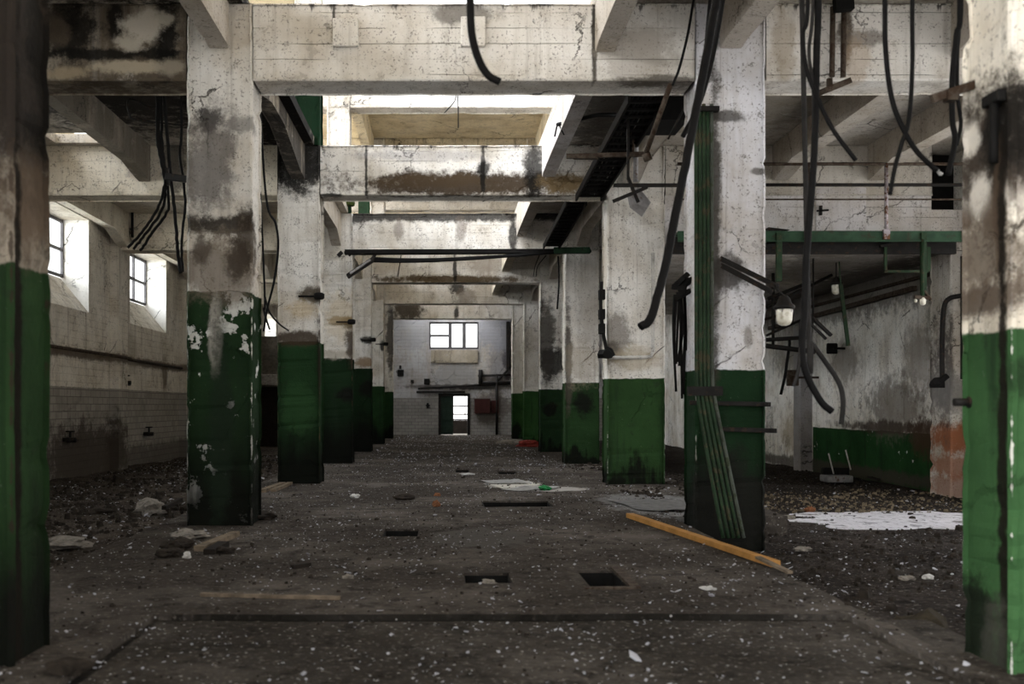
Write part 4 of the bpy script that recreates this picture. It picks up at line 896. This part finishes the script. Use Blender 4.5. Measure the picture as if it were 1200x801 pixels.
for k in range(9):
    x = R.uniform(790, 804); mb.tube([W(x, 345, 11.5), W(x + R.uniform(-4, 3), 385, 11.5), W(x + R.uniform(-5, 4), 420 + R.uniform(-10, 60), 11.5)], .014, 6, curve=True)
tag(mb.build('burnt_wiring', M['box_dark']), 'mass of burnt wiring on the inner side of the second right column', 'wiring')
mb = MB(W(656, 320, 23)); mb.tube([W(654, 300, 22.9), W(655, 330, 22.9), W(653, 362, 22.9)], .02, 6, curve=True); tag(mb.build('loose_wire', M['cable']), 'loose wire hanging beside the fourth right column', 'wire')
for k, (px, py, n, side) in enumerate([(412, 377, 3, 'fourth left'), (437, 398, 4, 'fifth left'), (452, 403, 5, 'sixth left'), (374, 347, 2, 'third left')]):
    Y = ROW[n] - .03; mb = MB(W(px, py, Y)); c = W(px, py, Y); mb.lathe(c - Vector((0, 0, .05)), [(.07, 0), (.09, .02), (.09, .09), (.06, .11)], 10); mb.tube([c, c + Vector((-.35, 0, 0))], .018, 6)
    tag(mb.build('wall_fitting', M['box_dark']), f'small black burnt fitting on the {side} column', 'fitting')
# hanging thin wires from the upper beam
for k, pts in enumerate([[(535, 105), (533, 118), (521, 132)], [(537, 105), (537, 128), (537, 150)]]):
    cable(pts, 16.9, .01, ['curled thin wire hanging under the first nave beam', 'straight thin wire hanging under the first nave beam'][k], 'thin_wire', cat='wire', up=(0, -5.4, BZ + .02))

# ------------------------------------------------------------------ left wall fittings
pl = MB((XL + .08, 25, 2.42)); pl.tube([(XL + .07, 13, 2.44), (XL + .25, 22.6, 2.43), (XL + .25, 23.7, 2.42), (XL + .07, 23.8, 2.42), (XL + .07, 34, 2.38)], .035, 8)
tag(pl.build('wall_conduit', M['steel_rust']), 'rusty horizontal pipe along the left wall below the windows', 'pipe')
def valve(px, py, label):
    Y = (XL + .1) * F / (px - VX); c = W(px, py, Y); mb = MB(c)
    mb.tube([c + Vector((-.12, 0, 0)), c + Vector((.15, 0, 0))], .045, 8); mb.tube([c + Vector((.02, -.12, 0)), c + Vector((.02, .3, -.02))], .05, 8); mb.tube([c + Vector((.02, .05, 0)), c + Vector((.02, .05, .16))], .025, 8); mb.lathe(c + Vector((.02, .05, .15)), [(.08, 0), (.1, .015), (.08, .03)], 10)
    tag(mb.build('pipe_valve', M['steel_dark']), label, 'valve')
valve(173, 508, 'dark pipe valve low on the tiled left wall'); valve(146, 448, 'small dark bracket pipe above the tiles on the left wall'); valve(80, 515, 'black stub pipe near the near end of the tiled left wall')

# staircase glimpsed between the second and third left columns
st_ = empty('staircase', (-6.6, 36, 0), 'concrete staircase glimpsed between the second and third left columns', 'staircase')
mb = MB((-6.6, 36, 0))
for k in range(10): mb.box(-7.35, -5.9, 36.0 + k * .28, 36.32 + k * .28, 2.0 + k * .17, 2.44 + k * .17)
mb.build('steps', simple('step_concrete', (.12, .105, .085), .9), st_)
mb = MB((-6.6, 36, 0)); mb.box(-7.35, -5.9, 35.7, 36.05, 2.05, 2.44, .02); mb.build('landing_edge', M['plaster'], st_)
mb = MB((-6.6, 36, 0)); mb.prism([(36, 2.4), (38.8, 4.1), (38.8, 4.9), (36, 3.2)], 'x', -7.5, -7.3); mb.build('parapet', M['white_paint'], st_)
mb = MB((-6.6, 36, 0)); mb.box(-7.35, -5.9, 36.6, 36.8, -.2, 2.1); mb.build('stair_void_shade', M['wood_dark'], st_)  # dark sheet painting the shade of the void under the stairs

# ------------------------------------------------------------------ far wall fittings
def far(name, label, cat, mat, shapes):
    c = W(*shapes[0][1], YF - .1); mb = MB(c)
    for kind, a, b, *r in shapes:
        if kind == 'box': A, B = W(*a, YF), W(*b, YF); mb.box(A.x, B.x, YF - r[0], YF + .01, B.z, A.z, .015)
        else: mb.tube([W(*a, YF - .08), W(*b, YF - .08)], r[0], 7)
    return tag(mb.build(name, M[mat]), label, cat)
far('cabinet', 'dark maroon cabinet on the tiled far wall right of the door', 'cabinet', 'boxred', [('box', (556, 467), (574, 484), .25), ('box', (575, 469), (584, 484), .12)])
far('far_pipes', 'dark pipe run across the far wall above the door', 'pipes', 'steel_dark', [('t', (490, 455), (598, 449), .05), ('t', (488, 459), (545, 459), .045), ('t', (560, 440), (598, 439), .05), ('t', (580, 449), (598, 430), .05), ('t', (582, 440), (582, 510), .06), ('t', (562, 448), (598, 448), .06), ('t', (563, 433), (563, 450), .1)])
far('black_box', 'small black box on the far wall between window and pipes', 'box', 'box_dark', [('box', (497, 443.5), (503.5, 450.5), .12)])
far('burnt_socket', 'round burnt socket at the left of the far wall', 'socket', 'box_dark', [('box', (466, 433), (473, 440.5), .1), ('t', (469, 432), (469, 428), .05)])
far('small_socket', 'tiny dark socket between the burnt socket and the black box', 'socket', 'box_dark', [('box', (481.5, 445), (485, 448.5), .08)])
far('corner_duct', 'dark upright duct at the right end of the far wall', 'duct', 'steel_dark', [('box', (593, 377), (597, 433), .2)])
far('tile_stub', 'small pipe stub on the tiles left of the far door', 'pipe', 'box_dark', [('box', (500, 472), (502.5, 478), .1), ('box', (499, 474), (504, 475.5), .08)])

# ------------------------------------------------------------------ things on the floor
def plank(p, q, w, h, name, label, mat, cat='plank', group=None, lift=0):
    p, q = Vector(p), Vector(q); up = Vector((0, 0, h / 2 + lift)); mb = MB(p)
    n = 6; pts = [p + (q - p) * i / n for i in range(n + 1)]
    d = (q - p).normalized(); sd = Vector((-d.y, d.x, 0)).normalized(); prev = None
    for i, c in enumerate(pts):
        ww = w / 2 * (1 + R.uniform(-.06, .06)); ring = [mb.v(c + up + sd * s * ww + Vector((0, 0, t * h / 2))) for s, t in ((-1, -1), (1, -1), (1, 1), (-1, 1))]
        if prev:
            for k in range(4): mb.b.faces.new((prev[k], prev[(k + 1) % 4], ring[(k + 1) % 4], ring[k]))
        else: mb.b.faces.new(ring[::-1])
        prev = ring
    mb.b.faces.new(prev)
    return tag(mb.build(name, M[mat]), label, cat, group)
plank(G(738, 606, .01), G(909, 664, .01), .085, .05, 'timber_plank', 'long ochre yellow timber lying along the slab edge before the second right column', 'ochre')
plank(G(888, 654, .06), G(926, 672, .0), .05, .02, 'wood_splinter', 'grey splintered wood at the near end of the ochre timber', 'wood')
plank(G(236, 698), G(398, 702), .045, .022, 'wooden_lath', 'long thin pale lath lying across the floor at lower left', 'wood')
plank(G(233, 646), G(276, 628), .09, .05, 'broken_board', 'broken board slanting by the foot of the scorched left column', 'wood')
plank(G(245, 650), G(262, 640), .10, .05, 'board_offcut', 'dark board offcut lying before the broken board', 'wood_dark')
plank(G(307, 577), G(331, 568), .10, .05, 'batten', 'short wooden batten between the second and third left columns', 'wood')
plank(G(320, 576), G(340, 567), .08, .04, 'batten', 'paler batten lying alongside by the third left column', 'wood')
plank(G(192, 606, ZL), G(212, 595, ZL), .06, .05, 'dark_stick', 'dark stick leaning on plaster rubble in the left aisle', 'wood_dark', lift=.1)
plank(G(342, 666), G(363, 663), .04, .03, 'dark_stick', 'small dark stick on the floor right of the scorched left column', 'wood_dark')
plank(G(985, 738, -.1), G(1012, 726, -.1), .06, .02, 'straw_bundle', 'straw coloured fibre strip at the right end of the floor step', 'straw', lift=.06)
def chunk(c, rx, ry, rz, name, label, mat, cat, seed):
    mb = MB(c); mb.lump(Vector(c) + Vector((0, 0, rz * .5)), rx, ry, rz, seed, 3, .4); return tag(mb.build(name, M[mat]), label, cat)
chunk(G(222, 630), .17, .22, .05, 'plaster_slab', 'flat pale plaster slab in front of the scorched left column', 'plaster', 'rubble', 2)
chunk(G(198, 652), .11, .1, .05, 'rubble_block', 'dark rubble block left of the broken boards', 'rubble', 'rubble', 3)
chunk(G(208, 642), .12, .12, .06, 'rubble_block', 'dark rubble block behind the white scrap', 'rubble', 'rubble', 4)
chunk(G(262, 648), .10, .06, .04, 'rubble_block', 'dark rubble block beneath the broken board', 'rubble', 'rubble', 5)
chunk(G(219, 654), .035, .03, .035, 'white_scrap', 'bright white scrap before the rubble at the scorched left column', 'paper', 'scrap', 6)
chunk(G(176, 602, ZL), .22, .3, .12, 'plaster_lump', 'pale broken plaster lump in the left aisle', 'plaster', 'rubble', 7)
chunk(G(118, 602, ZL), .14, .1, .06, 'dark_lump', 'dark lump of rubble on the left aisle floor', 'rubble', 'rubble', 8)
chunk(G(75, 640, ZL), .24, .3, .06, 'plaster_lump', 'dusty plaster lump beside the huge left column', 'plaster', 'rubble', 9)
chunk(G(308, 608), .16, .12, .06, 'rubble_block', 'dark rubble at the inner foot of the scorched left column', 'rubble', 'rubble', 10)
chunk(G(80, 788), .10, .06, .045, 'rubble_block', 'dark rubble at the foot of the huge left column', 'rubble', 'rubble', 11)
chunk(G(830, 690), .05, .05, .015, 'white_shard', 'long white shard on the floor below the ochre timber', 'paper', 'scrap', 12)
chunk(G(1086, 740, -.2), .09, .08, .05, 'white_lump', 'white plaster lump beside the big right column', 'paper', 'rubble', 13)
chunk(G(1079, 752, -.2), .18, .16, .12, 'fibre_heap', 'brown fibrous heap near the big right column foot', 'straw', 'heap', 14)
chunk(G(1098, 766, -.2), .16, .12, .10, 'rubble_block', 'dark rubble chunk in front of the brown heap', 'rubble', 'rubble', 15)
chunk(G(924, 609, ZR), .10, .08, .05, 'plaster_bit', 'pale plaster bit on the dark right aisle floor', 'plaster', 'rubble', 16)
chunk(G(949, 600, ZR), .08, .06, .06, 'brick_bit', 'orange brick bit near the pale tiled patch', 'brickbit', 'brick', 17)
chunk(G(1062, 680, ZR), .08, .05, .03, 'plaster_bit', 'flat plaster bit left of the big right column', 'plaster', 'rubble', 18)
chunk(G(1087, 678, ZR), .05, .05, .03, 'white_bit', 'small white bit close to the big right column', 'paper', 'rubble', 19)
chunk(G(941, 645, ZR), .09, .06, .03, 'plaster_bit', 'grey plaster bit in front of the second right column', 'plaster', 'rubble', 20)
chunk(G(513, 581), .05, .05, .03, 'brick_bit', 'orange brick bit in mid nave, the farther of two', 'brickbit', 'brick', 21)
chunk(G(511, 593), .05, .06, .05, 'brick_bit', 'orange brick bit in mid nave, the nearer of two', 'brickbit', 'brick', 22)
chunk(G(474, 585), .13, .1, .05, 'grey_lump', 'grey lump of debris on the floor left of mid nave', 'rubble', 'rubble', 23)
chunk(G(416, 583), .06, .06, .04, 'white_bit', 'pale bit of debris near the fourth left column', 'paper', 'rubble', 24)
chunk(G(408, 677), .04, .03, .02, 'plaster_bit', 'yellowish plaster bit at the right end of the thin lath', 'plaster', 'rubble', 25)
chunk(G(573, 683), .05, .03, .02, 'plaster_bit', 'yellowish bit at the near rim of the shallow pit', 'plaster', 'rubble', 26)
chunk(G(620, 523), .36, .2, .14, 'red_bag', 'red plastic bag crumpled near the sixth right column', 'redplastic', 'bag', 27)
chunk(G(600, 520), .45, .3, .10, 'white_heap', 'whitish heap of debris left of the red bag', 'plaster', 'heap', 28)
chunk(G(638, 574), .09, .10, .05, 'green_scrap', 'bright green plastic scrap on the pale floor patch', 'greenplastic', 'scrap', 29)
chunk(G(548, 556), .14, .12, .02, 'white_sheet', 'white scrap sheet on the mid nave floor', 'paper', 'scrap', 30)
for k, (px, py, sx, sy, a, lab) in enumerate([(592, 564, .36, .42, .2, 'white sheet painting a sun spot, brightest on the nave floor'), (628, 571, .30, .35, -.4, 'torn pale sheet between the white sheet and the green scrap'), (612, 573, .28, .22, .7, 'pale paper in front of the brightest sheet'), (770, 591, .45, .7, .1, 'grey flat sheet beside the second right column')]):  # first white sheet paints a sun spot; the others are flat litter
    c = G(px, py, .012); mb = MB(c); n = 8; V = {}
    for i in range(n + 1):
        for j in range(n + 1):
            u, v = (i / n - .5) * 2 * sx, (j / n - .5) * 2 * sy
            if i in (0, n) or j in (0, n): u += R.uniform(-.06, .06) * sx; v += R.uniform(-.15, .15) * sy
            V[i, j] = mb.v((c.x + u * math.cos(a) - v * math.sin(a), c.y + u * math.sin(a) + v * math.cos(a), .014 + .02 * abs(mnoise.noise(Vector((u * 5, v * 5, k))))))
    for i in range(n):
        for j in range(n): mb.b.faces.new((V[i, j], V[i + 1, j], V[i + 1, j + 1], V[i, j + 1]))
    bmesh.ops.solidify(mb.b, geom=mb.b.faces[:], thickness=.006)
    tag(mb.build('flat_sheet', M['paper'] if k < 3 else simple('grey_sheet', (.30, .29, .28), .6)), lab, 'sheet')
# pale tiled patch on the right aisle floor
def patch_mat():
    g = NG('pale_floor_tiles'); p = g.obj(); n = g.noise(p, 2.2, 8, .7)
    b = g.t.nodes.new('ShaderNodeTexBrick'); g.put(b.inputs['Vector'], p); b.inputs['Scale'].default_value = 1; b.inputs['Brick Width'].default_value = .3; b.inputs['Row Height'].default_value = .15; b.inputs['Mortar Size'].default_value = .007
    b.inputs['Color1'].default_value = (.70, .68, .72, 1); b.inputs['Color2'].default_value = (.63, .61, .65, 1); b.inputs['Mortar'].default_value = (.3, .29, .3, 1)
    c = g.mix(g.ss(n, .56, .64), b.outputs['Color'], (.07, .055, .045))
    return g.done(c, g.ss(n, .4, .6, .25, .6), g.bump(n, .3, .01), spec=.5)
mb = MB((6.2, 13.6, ZR)); out = []
for k in range(90):
    t = 2 * math.pi * k / 90; rr = 1 + .35 * mnoise.noise(Vector((math.cos(t) * 2.2, math.sin(t) * 2.2, 5))) + .22 * mnoise.noise(Vector((math.cos(t) * 7, math.sin(t) * 7, 8)))
    out.append((6.55 + 1.75 * rr * math.cos(t), 13.75 + 1.05 * rr * math.sin(t)))
mb.prism(out, 'z', ZR - .05, ZR + .016)
tag(mb.build('tiled_patch', patch_mat()), 'pale tiled patch of bare floor in the right aisle', 'floor patch')
# overturned stool by the green wall
c = G(985, 566, ZR)
e = empty('overturned_stool', c, 'overturned small stool with two pale legs up by the green right wall', 'stool')
mb = MB(c); mb.box(c.x - .30, c.x + .22, c.y - .12, c.y + .35, c.z + .02, c.z + .16, .03); mb.build('seat', M['steel_grey'], e)
mb = MB(c); mb.box(c.x - .27, c.x + .27, c.y + .2, c.y + .36, c.z + .1, c.z + .3, .03); mb.build('seat_rail', M['box_dark'], e)
for a, b in (((977, 555), (971, 531)), ((997, 550), (991, 527))):
    mb = MB(c); mb.tube([W(*a, c.y), W(*b, c.y)], .014, 7); mb.build('leg', M['white_pipe'], e)
for k, (a, b, lab) in enumerate([((1058, 561), (1070, 569), 'white stick leaning at the foot of the green right wall'), ((1010, 560), (1030, 566), 'dark batten at the foot of the green right wall')]):
    plank(G(*a, ZR), G(*b, ZR), .05, .04, 'floor_stick', lab, 'paper' if k == 0 else 'wood_dark', 'stick', lift=.05)
# loose debris nobody could count
def scatter(name, n, mat, label, cat, size, zone, flat, seed):
    rr = random.Random(seed); b = bmesh.new(); k = 0
    while k < n:
        x, y, z = zone(rr)
        if z is None: continue
        if any(h[0] - .02 < x < h[1] + .02 and h[2] - .02 < y < h[3] + .02 for h in PITS): continue
        s = size * math.exp(rr.gauss(0, .45)); a = rr.uniform(0, 6.28); c = Vector((x, y, z))
        if flat:
            m = rr.randint(3, 5); tx, ty = rr.uniform(-.5, .5), rr.uniform(-.5, .5)
            ring = []
            for i in range(m):
                t = a + 2 * math.pi * i / m; r = s * rr.uniform(.5, 1.1); dx, dy = r * math.cos(t), r * math.sin(t)
                ring.append((dx, dy, dx * tx + dy * ty))
            lo = min(q[2] for q in ring)
            A = [b.verts.new(c + Vector((q[0], q[1], q[2] - lo + .001))) for q in ring]
            B = [b.verts.new(c + Vector((q[0] * .95, q[1] * .95, q[2] - lo + .001 + s * .22))) for q in ring]
            b.faces.new(A[::-1]); b.faces.new(B)
            for i in range(m): b.faces.new((A[i], A[(i + 1) % m], B[(i + 1) % m], B[i]))
        else:
            m = 5; top = []; bot = []
            for i in range(m):
                t = a + 2 * math.pi * i / m; r = s * rr.uniform(.6, 1.2)
                bot.append(b.verts.new(c + Vector((r * math.cos(t), r * math.sin(t), -.01)))); r *= rr.uniform(.5, .9)
                top.append(b.verts.new(c + Vector((r * math.cos(t), r * math.sin(t), s * rr.uniform(.4, 1.0)))))
            b.faces.new(top)
            for i in range(m): b.faces.new((bot[i], bot[(i + 1) % m], top[(i + 1) % m], top[i]))
        k += 1
    me = bpy.data.meshes.new(name); b.to_mesh(me); b.free(); me.materials.append(M[mat])
    o = bpy.data.objects.new(name, me); COL.objects.link(o); tag(o, label, cat); o['kind'] = 'stuff'; return o
def hz(x, y):
    if STEP_X0 < x < STEP_X1 and y < STEP_Y: return -.035 + uneven(x, y, .012)
    if SL < x < SR: return uneven(x, y, .008)
    if SR < x < 4.1 and y > 12.1: return -.012 + uneven(x, y, .012)
    if x <= SL: return ZL + uneven(x, y, .07)
    return ZR + uneven(x, y, .06)
COLS = [(-2.95, -2.0, Y - .05, Y + .65) for Y in ROW] + [(2.65, 3.75, Y - .05, Y + .65) for Y in ROW]
def zone(x0, x1, y0, y1, p=1.0):
    def f(rr):
        y = y0 + (y1 - y0) * rr.random() ** p; x = rr.uniform(x0, x1)
        if any(a < x < b and c < y < d for a, b, c, d in COLS): return x, y, None
        if abs(y - STEP_Y) < .03 and STEP_X0 < x < STEP_X1: return x, y, None
        if mnoise.noise(Vector((x * .5, y * .35, 2))) + .8 * mnoise.noise(Vector((x * 1.6, y * 1.3, 7))) < rr.uniform(-.9, .45): return x, y, None
        return x, y, hz(x, y)
    return f
scatter('paint_flakes', 4300, 'flake', 'countless pale paint flakes scattered over the dark nave floor', 'paint flakes', .0085, zone(-3.1, 3.4, 3.6, 24, 1.5), True, 1)
scatter('gravel', 3500, 'rubble', 'dark gritty rubble strewn over the nave slab', 'rubble', .009, zone(-3.1, 3.0, 3.6, 30, 1.3), False, 2)
scatter('aisle_rubble', 3600, 'rubble', 'dark broken rubble covering the right aisle floor', 'rubble', .024, zone(2.7, 8.6, 4, 24, 1.2), False, 3)
scatter('aisle_flakes', 1500, 'flake', 'pale flakes and chips on the right aisle rubble', 'paint flakes', .013, zone(2.7, 8.6, 4, 22, 1.2), True, 4)
scatter('brick_rubble', 2400, 'rubble', 'earthy rubble covering the left aisle floor', 'rubble', .03, zone(-7.2, -3.2, 8, 30, 1.2), False, 5)
scatter('left_flakes', 1800, 'flake', 'pale chips scattered on the left aisle rubble', 'paint flakes', .014, zone(-7.2, -3.2, 7, 30, 1.2), True, 6)
scatter('far_litter', 1500, 'flake', 'pale litter on the far end of the nave floor', 'paint flakes', .016, zone(-2.0, 2.7, 22, 45), True, 8)
rb = scatter('wall_rubble', 1300, 'earth', 'earthy brown plaster rubble heaped along the foot of the right wall', 'rubble', .02, zone(4.2, 8.7, 14.6, 18.5), False, 9)

# ------------------------------------------------------------------ light
SKY, SUNSIDE = 2.2, 12.0
w = bpy.data.worlds.new('overcast'); scene.world = w; w.use_nodes = True
nt = w.node_tree; nt.nodes.clear()
out = nt.nodes.new('ShaderNodeOutputWorld'); bg = nt.nodes.new('ShaderNodeBackground'); tc = nt.nodes.new('ShaderNodeTexCoord'); sp_ = nt.nodes.new('ShaderNodeSeparateXYZ'); mr = nt.nodes.new('ShaderNodeMapRange'); mx = nt.nodes.new('ShaderNodeMix'); mx.data_type = 'RGBA'
nt.links.new(tc.outputs['Generated'], sp_.inputs[0]); nt.links.new(sp_.outputs[2], mr.inputs[0]); mr.inputs[1].default_value = -.1; mr.inputs[2].default_value = .5
mx.inputs[6].default_value = (.95, .93, .90, 1); mx.inputs[7].default_value = (.93, .96, 1.0, 1)
nt.links.new(mr.outputs[0], mx.inputs[0]); nt.links.new(mx.outputs[2], bg.inputs[0]); bg.inputs[1].default_value = 2.8
dt = nt.nodes.new('ShaderNodeVectorMath'); dt.operation = 'DOT_PRODUCT'; nt.links.new(tc.outputs['Generated'], dt.inputs[0]); dt.inputs[1].default_value = Vector((-.93, -.22, .28)).normalized()
lobe = nt.nodes.new('ShaderNodeMapRange'); lobe.interpolation_type = 'SMOOTHSTEP'; nt.links.new(dt.outputs['Value'], lobe.inputs[0]); lobe.inputs[1].default_value = .35; lobe.inputs[2].default_value = 1.0; lobe.inputs[3].default_value = SKY; lobe.inputs[4].default_value = SKY + SUNSIDE
nt.links.new(lobe.outputs[0], bg.inputs[1])
nt.links.new(bg.outputs[0], out.inputs[0])

# ------------------------------------------------------------------ camera
cd = bpy.data.cameras.new('camera'); cam = bpy.data.objects.new('camera', cd); COL.objects.link(cam)
cam.location = (0, 0, EYE); cam.rotation_euler = (math.pi / 2, 0, 0)
cd.sensor_width = 36; cd.lens = F * 36 / 1200
cd.shift_x = (600 - VX) / 1200; cd.shift_y = (VY - 400.5) / 1200
cd.clip_end = 300; cd.clip_start = .05
cd.dof.use_dof = True; cd.dof.focus_distance = 17.0; cd.dof.aperture_fstop = 2.0
scene.camera = cam
vs = scene.view_settings; vs.view_transform = 'Standard'; vs.look = 'None'; vs.gamma = 1; vs.use_curve_mapping = False; vs.exposure = 0.55
scene.cycles.use_denoising = True
scene.cycles.max_bounces = 8; scene.cycles.diffuse_bounces = 5; scene.cycles.sample_clamp_indirect = 6
